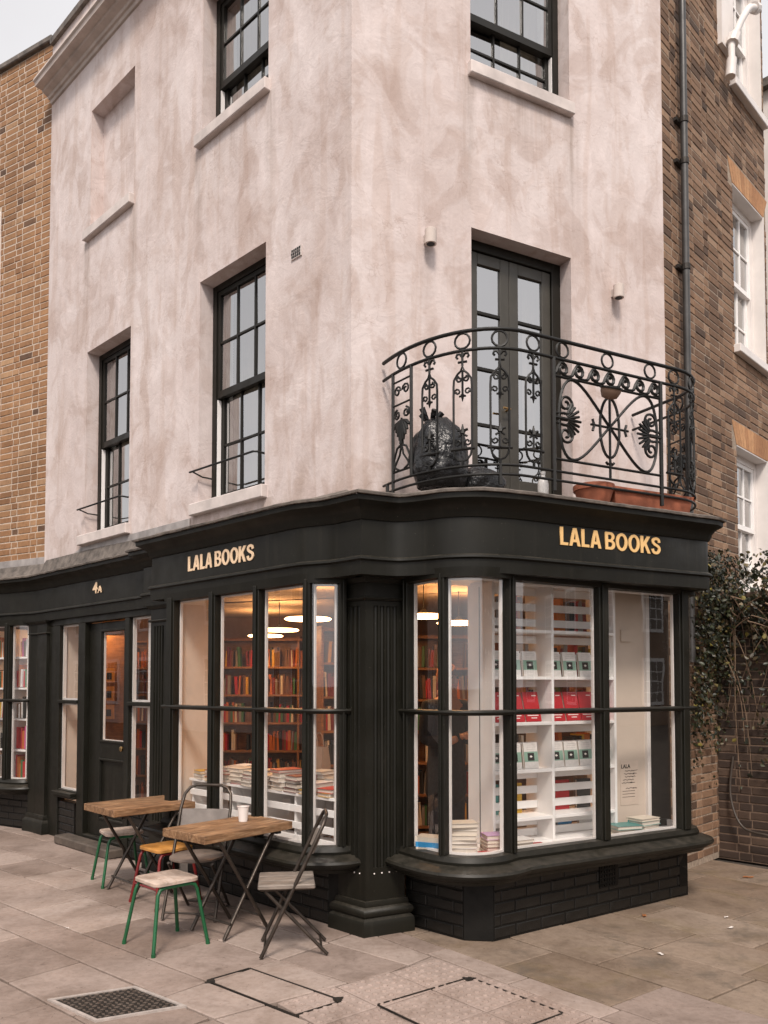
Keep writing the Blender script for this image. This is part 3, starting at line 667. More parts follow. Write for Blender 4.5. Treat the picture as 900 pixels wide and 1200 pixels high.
# ------------------------------------------------------------------ shopfront: windows
class Path:
    def __init__(p, pts):
        p.p = [Vector((q[0], q[1])) for q in pts]; p.l = [0]
        for a, b_ in zip(p.p[:-1], p.p[1:]): p.l.append(p.l[-1]+(b_-a).length)
        p.len = p.l[-1]
    def at(p, l):
        l = min(max(l, 0), p.len)
        for i in range(len(p.p)-1):
            if l <= p.l[i+1]+1e-9:
                k = (l-p.l[i])/max(p.l[i+1]-p.l[i], 1e-9); return p.p[i]+(p.p[i+1]-p.p[i])*k
        return p.p[-1]
    def tan(p, l):
        t = p.at(l+.01)-p.at(l-.01); return t.normalized()
    def find(p, q):
        best = (9e9, 0)
        for i in range(len(p.p)-1):
            a, b_ = p.p[i], p.p[i+1]; t = b_-a; k = min(max((q-a).dot(t)/t.length_squared, 0), 1); r = (a+t*k-q).length
            if r < best[0]: best = (r, p.l[i]+k*t.length)
        return best[1]
    def sub(p, a, b_):
        return [p.at(a)]+[q for q, l in zip(p.p, p.l) if a+1e-4 < l < b_-1e-4]+[p.at(b_)]
    def frame(p, l):
        t = p.tan(l); return Fr(p.at(l), t, Vector((t.y, -t.x)))
ZB, ZT, ZH = .55, 1.428, 2.27
def shop_window(path, stiles, name='shop_window', zb=ZB, ledge=None, parent=bld, sill=True, zt=ZT, zh=ZH):
    """stiles: list of (arc centre, width)"""
    w = empty(name, (path.p[0].x, path.p[0].y, .4)); w.parent = parent; w.location -= ROOTLOC[parent.name]
    P = path.p
    mb = MB(); mb.sweep(P, [(-.04, zb-.06), (.03, zb-.06), (.034, zb-.035), (.018, zb-.004), (-.04, zb)], True); mb.build('bottom_rail', M['dark'], w, smooth=30)
    mb = MB(); mb.sweep(P, [(-.04, zh), (.024, zh+.004), (.03, 2.335), (-.04, 2.335)], True); mb.build('head_rail', M['dark'], w, smooth=30)
    mb = MB(); mb.sweep(P, [(-.03, zt-.017), (.026, zt-.016), (.040, zt+.004), (.036, zt+.014), (-.03, zt+.018)], True); mb.build('transom', M['dark'], w, smooth=30)
    mb = MB(); mb.sweep(P, [(-.066, zh-.010), (-.042, zh-.010), (-.042, 2.335), (-.066, 2.335)], True); mb.build('inner_head', M['wframe'], w, smooth=30)
    mb = MB(); mb.sweep(P, [(-.066, zb-.06), (-.042, zb-.06), (-.042, zb+.012), (-.066, zb+.012)], True); mb.build('inner_rail', M['wframe'], w, smooth=30)
    for l, wd in stiles:
        f = path.frame(l); mb = MB(); mb.box(f, -wd/2, wd/2, -.040, .020, zb-.005, zh+.03); mb.box(f, -wd/2+.018, wd/2-.018, .020, .034, zb-.005, zh+.03); mb.build('mullion', M['dark'], w, bevel=.004)
        mb = MB(); mb.box(f, -wd/2-.005, wd/2+.005, -.066, -.0405, zb-.005, zh+.03); mb.build('inner_mullion', M['wframe'], w, bevel=.003)
    for (l0, w0), (l1, w1) in zip(stiles[:-1], stiles[1:]):
        q = path.sub(l0+w0/2-.006, l1-w1/2+.006)
        for za, zb_ in ((zb-.004, zt-.014), (zt+.014, zh+.004)):
            mb = MB(); mb.sweep(q, [(-.012, za), (-.012+random.uniform(-.002, .002), zb_)], False); mb.build('pane', M['glass'], w, smooth=40)
    if sill:
        mb = MB(); mb.sweep(P, [(-.06, .500), (.035, .497), (.095, .480), (.128, .470), (.137, .455), (.130, .438), (.105, .432), (.098, .418), (.070, .404), (.060, .385), (-.06, .380)], True); mb.build('window_ledge_moulding', M['dark'], w, smooth=30)
    if ledge:
        poly = off_path(P, -.03)+ledge
        mb = MB(); mb.prism(poly, .47, .515); mb.build('display_board', M['wframe'], w)
        mb = MB(); mb.prism(poly, 2.338, 2.36); mb.build('window_soffit', M['wframe'], w)
    return w
PA_ = Path([FA.xy(1.80, .03), FA.xy(1.80, .325), FA.xy(.13, .325)]+spline([FA.xy(.13, .325), FA.xy(.06, .305), FA.xy(-.02, .235), FA.xy(-.07, .165), FA.xy(-.09, .09)], 4)[1:])
fa = lambda s, d: PA_.find(FA.xy(s, d))
shop_window(PA_, [(fa(1.745, .325), .105), (fa(1.16, .325), .082), (fa(.615, .325), .072), (fa(.085, .315), .056), (fa(-.075, .15), .05)], ledge=[FA.xy(-.05, -.10), FA.xy(1.78, -.10)])
PB_ = Path(spline([FB.xy(.25, .14), FB.xy(.255, .32), FB.xy(.285, .55), FB.xy(.335, .69), FB.xy(.42, .785), FB.xy(.54, .83), FB.xy(.66, .825), FB.xy(.79, .775)], 4)+[FB.xy(2.44, .685)]+spline([FB.xy(2.44, .685), FB.xy(2.51, .665), FB.xy(2.56, .60), FB.xy(2.58, .48), FB.xy(2.58, .2), FB.xy(2.58, .03)], 4)[1:])
fb = lambda s, d: PB_.find(FB.xy(s, d))
shop_window(PB_, [(fb(.255, .33), .05), (fb(.325, .665), .046), (fb(.755, .79), .068), (fb(1.575, .73), .088), (fb(2.39, .69), .10), (fb(2.58, .30), .05)], ledge=[FB.xy(2.55, -.05), FB.xy(.28, -.05)])
PD_ = Path([FD.xy(1.9, .10), FD.xy(.50, .10)]+spline([FD.xy(.50, .10), FD.xy(.36, .085), FD.xy(.27, .03), FD.xy(.24, -.04)], 3)[1:])
fdp = lambda s, d: PD_.find(FD.xy(s, d))
shop_window(PD_, [(fdp(1.8, .1), .08), (fdp(1.15, .1), .07), (fdp(.50, .10), .085), (fdp(.25, -.02), .04)], ledge=[FD.xy(.24, -.35), FD.xy(1.9, -.35)])

# ------------------------------------------------------------------ bricks
def brick_mesh(name, L_, mat):
    h, c = .0325, .005; mb = MB(); dp = .055
    back = [(-L_/2, -dp, -h), (L_/2, -dp, -h), (L_/2, -dp, h), (-L_/2, -dp, h)]
    edge = [(x, -.004, z) for x, _, z in back]; fr_ = [(x+(c if x < 0 else -c), 0, z+(c if z < 0 else -c)) for x, _, z in back]
    mb.add(back+edge+fr_, [(4*k+i, 4*k+(i+1) % 4, 4*k+4+(i+1) % 4, 4*k+4+i) for k in (0, 1) for i in range(4)]+[(8, 9, 10, 11)])
    o = mb.build(name, mat); me = o.data; bpy.data.objects.remove(o); return me
BM = {}
def bricks(fr, s0, s1, z0, z1, parent, mkey, ops=(), d=.0, limit=300, flemish=True, seed=1, alltop=False, wob=.004):
    """brick faces stand at d, mortar is set 9 mm back"""
    rr = random.Random(seed); todo = []; c = 0.075; nrow = int(round((z1-z0)/c))
    for i in range(nrow):
        z = z0+(i+.5)*c; s = s0-(rr.uniform(0, .02)+(.165 if i % 2 else .03)); k = i % 2
        while s < s1:
            L_ = .215 if (not flemish or k % 2 == 0) else .1025
            a, b_ = s, s+L_; s = b_+.010; k += 1
            a2, b2 = max(a, s0), min(b_, s1); segs = [(a2, b2)] if b2-a2 > .02 else []
            for o in ops:
                if o[2] < z+.03 and z-.03 < o[3]:
                    ns = []
                    for p, q in segs:
                        if q <= o[0] or p >= o[1]: ns.append((p, q)); continue
                        if p < o[0]-.02: ns.append((p, o[0]))
                        if q > o[1]+.02: ns.append((o[1], q))
                    segs = ns
            for p, q in segs: todo.append((p, q, z, (q-p) > .15))
    sc = []
    for t in todo:
        a = project(fr.pt(t[0], d, t[2]-.03)); b_ = project(fr.pt(t[1], d, t[2]+.03))
        cx, cy = (a[0]+b_[0])/2, (a[1]+b_[1])/2
        vis = -10 < cx < 910 and -10 < cy < 1210
        sc.append((abs(a[0]-b_[0])*abs(a[1]-b_[1]) if vis else -1, t))
    sc.sort(key=lambda x: -x[0])
    ang = math.atan2(-fr.n.x, fr.n.y)
    for full in (True, False):
        if (mkey, full) not in BM: BM[(mkey, full)] = brick_mesh('brick', .215 if full else .1025, M[mkey])
    rest = MB()
    for i, (_, (a, b_, z, full)) in enumerate(sc):
        dd = d+rr.uniform(-wob, wob*.6)
        if i < limit:
            L0_ = .215 if full else .1025
            link_copy(BM[(mkey, full)], 'brick', fr.pt((a+b_)/2, dd, z), (rr.uniform(-.012, .012), rr.uniform(-.006, .006), ang+rr.uniform(-.01, .01)), ((b_-a)/L0_, 1, rr.uniform(.96, 1.02)), parent)
        else:
            h, cc_ = .0325, .005; vs = [fr.pt(s_, dd-.045, z_) for s_, z_ in ((a, z-h), (b_, z-h), (b_, z+h), (a, z+h))]+[fr.pt(s_, dd-.004, z_) for s_, z_ in ((a, z-h), (b_, z-h), (b_, z+h), (a, z+h))]+[fr.pt(s_, dd, z_) for s_, z_ in ((a+cc_, z-h+cc_), (b_-cc_, z-h+cc_), (b_-cc_, z+h-cc_), (a+cc_, z+h-cc_))]
            rest.add(vs, [(4*k+i_, 4*k+(i_+1) % 4, 4*k+4+(i_+1) % 4, 4*k+4+i_) for k in (0, 1) for i_ in range(4)]+[(8, 9, 10, 11)])
    if rest.v: tag(rest.build('brick_mass', M[mkey+'_all'], parent), kind='stuff')
M['paint_brick'] = mk('black_painted_brick', (.009, .0082, .0070), .42, .5, 9, .35, 70, spec=.4); M['paint_brick_all'] = M['paint_brick']
# painted stall risers
def riser(fr, s0, s1, d, z1, seed):
    mb = MB(); mb.box(fr, s0, s1, d-.10, d-.006, 0, z1); r = mb.build('stall_riser', M['dark_matt'], bld)
    bricks(fr, s0+.002, s1-.002, .01, z1, r, 'paint_brick', d=d, seed=seed, flemish=False, wob=.0015)
    return r
riser(FA, .08, 1.80, .13, .385, 3)
riser(FA, 4.10, 4.70, .02, .385, 4)
riser(FD, .06, 1.9, .02, .385, 5)
b0, b1, b2, b3 = FB.xy(.315, .2), FB.xy(.475, .655), FB.xy(.635, .765), FB.xy(2.60, .515)
def frp(a, b_): t = (b_-a).normalized(); return Fr(a, t, Vector((t.y, -t.x)))
f1 = frp(b0, b1); riser(f1, 0, (b1-b0).length-.004, 0, .385, 6)
f3 = frp(b2, b3); riser(f3, .004, (b3-b2).length, 0, .385, 7)
mb = MB(); mb.prism([b1, b2, b2-f3.n*.1, b1-f1.n*.1], 0, .385); mb.build('rendered_corner_block', M['dark_matt'], bld, bevel=.004)
mb = MB(); mb.prism([b3, b3-f3.n*.5, b3-f3.n*.5-f3.t*.1, b3-f3.t*.1], 0, .385); mb.build('riser_return', M['dark_matt'], bld)
mb = MB(); mb.box(f3, .98, 1.17, .0, .006, .19, .36); ab_ = mb.build('air_brick', M['dark_matt'], bld)
for i in range(6):
    for j in range(5):
        mb = MB(); mb.box(f3, .995+i*.027, 1.010+i*.027, .006, .012, .20+j*.031, .218+j*.031); mb.build('air_brick_bar', M['dark_matt'], ab_)
mb = MB(); mb.prism([FA.xy(1.80, .125), FA.xy(1.80, 0), FA.xy(1.72, 0), FA.xy(1.72, .1)], 0, .385); mb.build('riser_return', M['dark_matt'], bld)
mb = MB(); mb.prism([FA.xy(.08, .125), FA.xy(.08, 0), FA.xy(-.02, 0.02), FA.xy(-.02, .10)], 0, .385); mb.build('riser_return', M['dark_matt'], bld)

# ------------------------------------------------------------------ pilasters
def flute_line(a, b_, n_, depth=.018, margin=.05):
    """points along a->b with n flutes cut into the right-hand face"""
    t = (b_-a); Lg = t.length; t.normalize(); nn = Vector((t.y, -t.x)); w = (Lg-2*margin)/n_; pts = [a]
    for i in range(n_):
        s = margin+i*w+w*.16; e = margin+(i+1)*w-w*.16
        for k, (f_, dp) in enumerate(((0, 0), (.12, .75), (.5, 1), (.88, .75), (1, 0))): pts.append(a+t*(s+(e-s)*f_)-nn*depth*dp)
    return pts
def pilaster(front, back, nfl, z_base=.16, z0=.42, z1=2.12, ztop=2.30, big=True, rivets=True):
    p = empty('pilaster', (front[0].x, front[0].y, 0)); p.parent = bld; p.location -= ROOTLOC[bld.name]
    fl = []
    for (a, b_), k in zip(zip(front[:-1], front[1:]), nfl): fl += flute_line(a, b_, k) if k else [a]
    fl.append(front[-1])
    mb = MB(); mb.prism(front+back, .0, z0); mb.prism(fl+back, z0, z1); mb.prism(front+back, z1, ztop); mb.build('pilaster_shaft', M['dark'], p)
    pth = [back[-1]]+front+[back[0]]
    mb = MB(); mb.sweep(pth, [(0, z1+.035), (.012, z1+.035), (.020, z1+.045), (.012, z1+.056), (0, z1+.058)], True); mb.sweep(pth, [(0, z1+.15), (.010, z1+.15), (.028, z1+.172), (.03, z1+.185), (0, z1+.185)], True); mb.build('pilaster_capital', M['dark'], p, smooth=40)
    if big: pr = [(0, .215), (.012, .212), (.018, .195), (.016, .178), (.036, .165), (.044, .145), (.038, .125), (.026, .112), (.044, .095), (.048, .065), (.048, 0), (0, 0)]
    else: pr = [(0, .20), (.012, .195), (.02, .17), (.018, .15), (.04, .12), (.042, 0), (0, 0)]
    mb = MB(); mb.sweep(pth, pr, True); mb.build('pilaster_base', M['dark'], p, smooth=40)
    if rivets:
        for a, b_ in zip(front[:-1], front[1:]):
            t = b_-a; nn = Vector((t.y, -t.x)).normalized()
            for k in range(4):
                q = a+t*(.22+k*.19); mb = MB(); mb.lathe((q.x, q.y, .385), [(.0055, -.001), (.0045, .003), (.0015, .0045)], 8, (nn.x, nn.y, 0)); mb.build('rivet', M['print_w'], p)
    return p
cp = corner_pt(.115, .285)
pilaster([FA.xy(-.005, .115), cp, FB.xy(.262, .285)], [FB.xy(.262, 0.02), FA.xy(-.005, .0)], (4, 4))
pilaster([FA.xy(2.47, .10), FA.xy(2.19, .10)], [FA.xy(2.19, 0), FA.xy(2.47, 0)], (4,), big=False, rivets=False)
pilaster([FD.xy(.16, .065), FA.xy(4.965, .065), FA.xy(4.72, .065)], [FA.xy(4.72, 0), FD.xy(.16, 0)], (0, 0), big=False, rivets=False)
# ------------------------------------------------------------------ entrance
mb = MB(); D0_, D1_ = -.05, .035
mb.box(FA, 2.47, 4.72, D0_, D1_, 2.235, 2.335); mb.build('entrance_head', M['dark'], bld, bevel=.004)
for a, b_, z0 in ((4.47, 4.72, 0), (3.885, 4.03, 0), (2.985, 3.065, 0), (2.40, 2.505, 0)):
    mb = MB(); mb.box(FA, a, b_, D0_, D1_-.001, z0, 2.235); mb.build('entrance_post', M['dark'], bld, bevel=.005)
def sidelight(a, b_, zb, zr):
    w = empty('side_window', FA.pt((a+b_)/2, 0, zb)); w.parent = bld; w.location -= ROOTLOC[bld.name]
    mb = MB(); mb.box(FA, a, b_, -.04, .05, ZT-.018, ZT+.018); mb.build('transom', M['dark'], w, bevel=.006)
    for za, zz in ((zb, ZT-.018), (ZT+.018, 2.235)):
        mb = MB(); mb.quad(FA.pt(a, -.005, za), FA.pt(b_, -.005, za), FA.pt(b_, -.005, zz), FA.pt(a, -.005, zz)); mb.build('pane', M['glass'], w)
        mb = MB()
        for s in (a, b_): e = .018 if s == a else -.018; mb.box(FA, s, s+e, -.04, -.008, za, zz)
        mb.box(FA, a+.018, b_-.018, -.04, -.009, za, za+.018); mb.box(FA, a+.018, b_-.018, -.04, -.009, zz-.018, zz); mb.build('glazing_bead', M['wframe'], w)
    mb = MB(); mb.box(FA, a-.001, b_+.001, -.05, .10, zb-.05, zb-.012); mb.box(FA, a, b_, -.05, .075, zb-.075, zb-.05); mb.box(FA, a, b_, -.05, .03, zb-.012, zb); mb.build('side_window_sill', M['dark'], w, bevel=.008)
    return w
sidelight(4.03, 4.47, .51, 0); sidelight(2.505, 2.985, .51, 0)
riser(FA, 2.505, 2.985, .02, .43, 8)
dr = empty('shop_door', FA.pt(3.47, 0, .10)); dr.parent = bld; dr.location -= ROOTLOC[bld.name]
a, b_ = 3.075, 3.875; q = -.02; mb = MB()
mb.box(FA, a, 3.15, q-.045, q, .11, 2.225); mb.box(FA, 3.62, b_, q-.045, q, .11, 2.225); mb.box(FA, 3.15, 3.62, q-.045, q-.001, 2.13, 2.225); mb.box(FA, 3.15, 3.62, q-.045, q-.001, .86, 1.06); mb.box(FA, 3.15, 3.62, q-.045, q-.001, .11, .30); mb.box(FA, 3.15, 3.62, q-.045, q-.018, .30, .86)
mb.build('door_leaf', M['dark'], dr, bevel=.003)
mb = MB()
for za, zb in ((1.06, 2.13), (.30, .86)):
    mb.box(FA, 3.15, 3.62, q-.001, q+.012, za-.022, za); mb.box(FA, 3.15, 3.62, q-.001, q+.012, zb, zb+.022); mb.box(FA, 3.128, 3.15, q-.001, q+.012, za-.022, zb+.022); mb.box(FA, 3.62, 3.642, q-.001, q+.012, za-.022, zb+.022)
mb.build('door_moulding', M['dark'], dr, bevel=.004)
mb = MB(); mb.quad(FA.pt(3.15, q-.02, 1.06), FA.pt(3.62, q-.02, 1.06), FA.pt(3.62, q-.02, 2.13), FA.pt(3.15, q-.02, 2.13)); mb.build('pane', M['glass'], dr)
mb = MB(); mb.box(FA, 3.615, 3.63, q-.044, q-.022, 1.06, 2.13); mb.box(FA, 3.15, 3.615, q-.044, q-.022, 1.05, 1.066); mb.build('glazing_bead', M['wframe'], dr)
mb = MB(); mb.lathe(FA.pt(3.105, q, 1.0), [(.012, 0), (.010, .03), (.024, .045), (.026, .058), (.014, .068)], 14, (FA.n.x, FA.n.y, 0)); mb.build('door_knob', mk('dull_brass', (.30, .20, .09), .35, .1, 8, 0, metal=.9), dr, smooth=50)
mb = MB(); mb.box(FA, 3.0, 3.90, -.05, .03, .0, .11); mb.build('door_threshold', M['dark'], bld, bevel=.006)
mb = MB(); mb.box(FA, 3.02, 4.16, .034, .20, 0, .085); mb.build('door_step', mk('worn_dark_step', (.085, .066, .052), .7, .4, 8, .4, 50), bld, bevel=.012)

# small fittings on the stucco
vt = MB(); vt.box(FA, .53, .65, .0, .010, 4.785, 4.865); vo = vt.build('wall_vent', M['stone'], bld)
for i in range(5):
    for j in range(3):
        vt = MB(); s = .54+i*.0215+(j % 2)*.004; vt.box(FA, s, s+.014, .010, .014, 4.793+j*.024, 4.809+j*.024); vt.build('vent_bar', M['print_k'], vo)
for s, z, lab in ((.598, 4.842, 'small pink cylindrical wall light left of the balcony door'), (2.395, 4.848, 'small pink cylindrical wall light right of the balcony door')):
    r = empty('wall_light', FB.pt(s, .001, z), lab, 'wall light', 'wall lights above the balcony')
    mb = MB(); mb.lathe(FB.pt(s, .07, z-.06), [(.043, 0), (.043, .105), (.040, .108)], 20); mb.box(FB, s-.02, s+.02, 0, .03, z-.03, z+.03); mb.build('lamp_body', M['cornice'], r, smooth=40)
    mb = MB(); mb.lathe(FB.pt(s, .07, z-.0615), [(.030, 0), (.030, .001)], 18); mb.build('lamp_lens', M['print_k'], r)

# ------------------------------------------------------------------ left brick house, brown house, garden wall
lh = empty('brick_house', FD.pt(.6, -.1, 2.9), 'yellow stock brick house adjoining the stucco building on the left', 'house')
mb = MB(); mb.box(FD, .004, 6, -.3, -.001, 2.5, 8.96); lw_ = mb.build('brick_wall', M['mortar'], lh)
bricks(FD, .006, 4.2, 2.95, 8.93, lw_, 'brick_y', d=.004, wob=.003, ops=[(.90, 1.85, 5.1, 7.25)], seed=21)
mb = MB(); mb.box(FD, 2.2, 6, -.3, -.002, 0, 2.5); lw2_ = mb.build('brick_wall', M['mortar'], lh)
bricks(FD, 2.2, 4.2, .01, 2.95, lw2_, 'brick_y', d=.004, wob=.003, limit=0, seed=22)
mb = MB(); mb.box(FD, .0, 6, -.34, .05, 8.96, 9.03); mb.build('parapet_coping', M['lead'], lh, bevel=.01)
mb = MB(); mb.box(FD, .905, 1.845, .0, .012, 5.1, 7.24); wd_ = mb.build('window_frame', M['wframe'], lh)
for i in range(3):
    for j in range(4):
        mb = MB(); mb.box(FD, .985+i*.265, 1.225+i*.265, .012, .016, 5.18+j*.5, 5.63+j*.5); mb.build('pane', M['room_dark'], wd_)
rh = empty('brown_brick_house', FC.pt(1.2, 0, 0), 'brown brick house with white sash windows right of the balcony', 'house')
WC = [(1.585, 2.46, 2.55, 4.01), (1.585, 2.46, 5.02, 6.70), (1.585, 2.46, 7.77, 9.4)]
C1 = 2.53
mb = MB(); wall_open(mb, Fr(FC.xy(0, -.002), FC.t, FC.n), .0, C1, 0, 11.0, WC, .16); mb.quad(FC.pt(C1, -.002, 0), FC.pt(C1, -5, 0), FC.pt(C1, -5, 11), FC.pt(C1, -.002, 11)); cw = mb.build('brick_wall', M['mortar_dark'], rh)
arch_ops = [(w[0]-.12, w[1]+.12, w[3], w[3]+.235) for w in WC]
bricks(FC, .004, C1, .05, 9.65, cw, 'brick_b', ops=WC+arch_ops, seed=33, wob=.004, d=.004)
for w, ao in zip(WC, arch_ops):
    mb = MB(); N = 13
    for i in range(N):
        k0, k1 = i/N, (i+1)/N; a0 = w[0]+(w[1]-w[0])*k0; a1 = w[0]+(w[1]-w[0])*k1-.004; c0 = ao[0]+(ao[1]-ao[0])*k0; c1 = ao[0]+(ao[1]-ao[0])*k1-.004
        vs = [FC.pt(s, d_, z) for d_ in (-.03, .002) for s, z in ((a0, w[3]+.002), (a1, w[3]+.002), (c1, ao[3]-.006), (c0, ao[3]-.006))]
        mb.add(vs, [(0, 3, 2, 1), (4, 5, 6, 7), (0, 1, 5, 4), (1, 2, 6, 5), (2, 3, 7, 6), (3, 0, 4, 7)])
    tag(mb.build('flat_brick_arch', M['arch'], rh), kind='stuff')
    wn = empty('sash_window', FC.pt((w[0]+w[1])/2, -.1, w[2])); wn.parent = rh; wn.location -= ROOTLOC[rh.name]
    mb = MB(); s0, s1, z0, z1 = w
    mb.box(FC, s0, s0+.012, -.155, -.008, z0, z1); mb.box(FC, s1-.012, s1, -.155, .006, z0, z1); mb.box(FC, s0+.012, s1-.012, -.155, -.002, z1-.012, z1); mb.build('painted_reveal', M['wframe'], wn)
    mb = MB(); mb.box(FC, s0+.012, s0+.07, -.2, -.12, z0, z1-.012); mb.box(FC, s1-.07, s1-.012, -.2, -.12, z0, z1-.012); mb.box(FC, s0+.07, s1-.07, -.2, -.121, z1-.08, z1-.012); mb.build('window_frame', M['wframe'], wn)
    zm = (z0+z1)/2-.05
    for za, zb, dd in ((zm, z1-.08, -.13), (z0, zm+.04, -.165)):
        mb = MB(); mb.box(FC, s0+.07, s0+.115, dd-.035, dd, za, zb); mb.box(FC, s1-.115, s1-.07, dd-.035, dd, za, zb); mb.box(FC, s0+.115, s1-.115, dd-.035, dd-.001, za, za+.05); mb.box(FC, s0+.115, s1-.115, dd-.035, dd-.001, zb-.04, zb); mb.build('sash_frame', M['white'], wn)
        for k in (1, 2):
            x = s0+.115+(s1-s0-.23)*k/3; mb = MB(); mb.box(FC, x-.009, x+.009, dd-.03, dd-.004, za+.05, zb-.04); mb.build('glazing_bar', M['white'], wn)
        z = (za+zb)/2; mb = MB(); mb.box(FC, s0+.115, s1-.115, dd-.029, dd-.005, z-.009, z+.009); mb.build('glazing_bar', M['white'], wn)
        mb = MB(); mb.quad(FC.pt(s0+.1, dd-.018, za), FC.pt(s1-.1, dd-.018, za), FC.pt(s1-.1, dd-.018, zb), FC.pt(s0+.1, dd-.018, zb)); mb.build('pane', M['glass_up'], wn)
    mb = MB(); mb.box(FC, s0-.03, s1+.03, -.2, .07, z0-.085, z0-.001); mb.build('window_sill', M['wframe'], wn, bevel=.006)
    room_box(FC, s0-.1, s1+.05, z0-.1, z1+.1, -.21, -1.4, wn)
# curved white bracket by the top window
mb = MB(); pts = [FC.pt(1.36, .10, 7.80), FC.pt(1.37, .10, 7.95), FC.pt(1.42, .14, 8.12), FC.pt(1.50, .17, 8.28), FC.pt(1.64, .18, 8.45), FC.pt(1.85, .17, 8.58)]
mb.tube(spline(pts, 5), .035, 10); mb.tube([pts[0], FC.pt(1.345, .09, 7.62)], .05, 10); br_ = mb.build('white_bracket', M['wframe'], rh, smooth=50)
mb = MB(); mb.tube([FC.pt(1.375, .105, 7.97), FC.pt(1.40, .12, 8.06)], .062, 10); mb.build('bracket_collar', M['wframe'], br_); mb = MB(); mb.tube([FC.pt(1.80, .17, 8.56), FC.pt(1.88, .17, 8.60)], .055, 10); mb.build('bracket_collar', M['wframe'], br_)
mb = MB(); mb.box(FC, 1.26, 1.56, .002, .05, 7.95, 9.5); mb.build('white_board', M['wframe'], rh)
# rainwater pipe
dp = MB(); dp.tube([FC.pt(.29, .07, 1.8), FC.pt(.29, .07, 10.5)], .032, 12); pp = dp.build('drainpipe', mk('grey_cast_iron_pipe', (.055, .052, .05), .4, .3, 6, .15, 60, metal=.2), rh, smooth=50)
for z in (3.5, 5.28, 6.24, 6.62, 8.4):
    mb = MB(); mb.tube([FC.pt(.29, .07, z), FC.pt(.29, .07, z+.05)], .039, 12); mb.box(FC, .22, .36, .0, .035, z+.015, z+.045); mb.build('pipe_collar', M['castiron'], pp)
# pale house far right
ph = empty('pale_house', FC.pt(5, 0, 0), 'pale painted house glimpsed beyond the brown brick house', 'house')
mb = MB(); mb.box(FC, 4.2, 9, -6, .35, 0, 9.35); mb.build('house_wall', M['wframe'], ph)
mb = MB(); mb.box(FC, 4.1, 9, -6, .45, 9.35, 9.46); mb.build('parapet', M['lead'], ph)
for z0 in (2.5, 5.2, 7.4):
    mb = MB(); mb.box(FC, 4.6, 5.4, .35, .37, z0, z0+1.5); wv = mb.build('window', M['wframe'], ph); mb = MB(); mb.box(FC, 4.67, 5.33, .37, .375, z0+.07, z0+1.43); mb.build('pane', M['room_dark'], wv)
# garden wall
gw0 = FC.xy(.98, .004); FG = Fr(gw0, (math.sin(aA), -math.cos(aA)), (-math.cos(aA), -math.sin(aA)))
gwl = empty('garden_wall', FG.pt(.8, -.1, 0), 'dark brick garden wall under ivy at the right edge', 'wall')
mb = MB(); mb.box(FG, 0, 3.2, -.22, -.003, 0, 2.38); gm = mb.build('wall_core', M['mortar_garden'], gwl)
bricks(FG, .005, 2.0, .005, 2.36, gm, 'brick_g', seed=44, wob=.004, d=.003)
mb = MB(); mb.box(FG, -.0, 3.2, -.26, .03, 2.38, 2.45); mb.build('wall_coping', M['mortar_garden'], gwl, bevel=.01)
# dark soffit between fascia and windows
def ring(outer, inner):
    mb = MB(); mb.prism(list(outer)+list(inner)[::-1], 2.303, 2.332); mb.build('fascia_soffit', M['dark'], bld)
iA0 = 5; ic = min(range(len(FP)), key=lambda i: (FP[i]-corner_pt(.258, .43)).length)
ring(off_path(FP[iA0:ic+1], -.015), off_path(PA_.p[1:], .01)+[FA.xy(-.09, .02)])
ring(off_path(FP[ic:], -.015), [FB.xy(-.05, .1)]+off_path(PB_.p, .01))
mb = MB(); mb.prism([FD.xy(2.0, .05), FD.xy(.06, .05), FA.xy(2.03, .04), FA.xy(2.03, -.06), FD.xy(0, -.06), FD.xy(2.0, -.06)], 2.336, 2.36); mb.build('fascia_soffit', M['dark'], bld)

# ------------------------------------------------------------------ balcony railing
RP = Path([FB.xy(.235, .03)]+[FB.xy(.80-.565*math.cos(t), .08+.82*math.sin(t)) for t in [i*PI/2/14 for i in range(15)]]+[FB.xy(2.14+.44*math.sin(t), .47+.43*math.cos(t)) for t in [i*PI/2/8 for i in range(9)]]+[FB.xy(2.58, .02)])
RZ = 0.0
def rp(l, z): q = RP.at(l); return Vector((q.x, q.y, z))
rail = empty('balcony_railing', FB.pt(1.4, .5, 2.85)); rail.parent = bld; rail.location -= ROOTLOC[bld.name]
def spiral(cx, cz, r0, r1, a0, turns, k=14):
    return [(cx+(r0+(r1-r0)*i/k)*math.cos(a0+2*PI*turns*i/k), cz+(r0+(r1-r0)*i/k)*math.sin(a0+2*PI*turns*i/k)) for i in range(k+1)]
def iron(name, strokes, l0=0, r=.0065, flip=1, n=5, parent=rail):
    mb = MB()
    for st in strokes:
        rr = r; 
        if isinstance(st, tuple): st, rr = st
        cl_ = len(st) > 3 and (Vector(st[0])-Vector(st[-1])).length < 1e-4
        rr = [q*1.2 for q in rr] if isinstance(rr, list) else rr*1.2
        pts = [rp(l0+flip*x, z) for x, z in (st[:-1] if cl_ else st)]; mb.tube(pts, rr, n, closed=cl_)
    return mb.build(name, M['iron'], parent, smooth=60)
def dense_rail(z, r, a=0, b_=None):
    b_ = RP.len if b_ is None else b_; N = 90; mb = MB(); mb.tube([rp(a+(b_-a)*i/N, z) for i in range(N+1)], r, 8); return mb.build('rail', M['iron'], rail, smooth=60)
dense_rail(3.852, .013); dense_rail(3.728, .011); dense_rail(2.985, .009); dense_rail(2.925, .009)
circle = lambda x, z, r, k=14: [(x+r*math.cos(2*PI*i/k), z+r*math.sin(2*PI*i/k)) for i in range(k+1)]
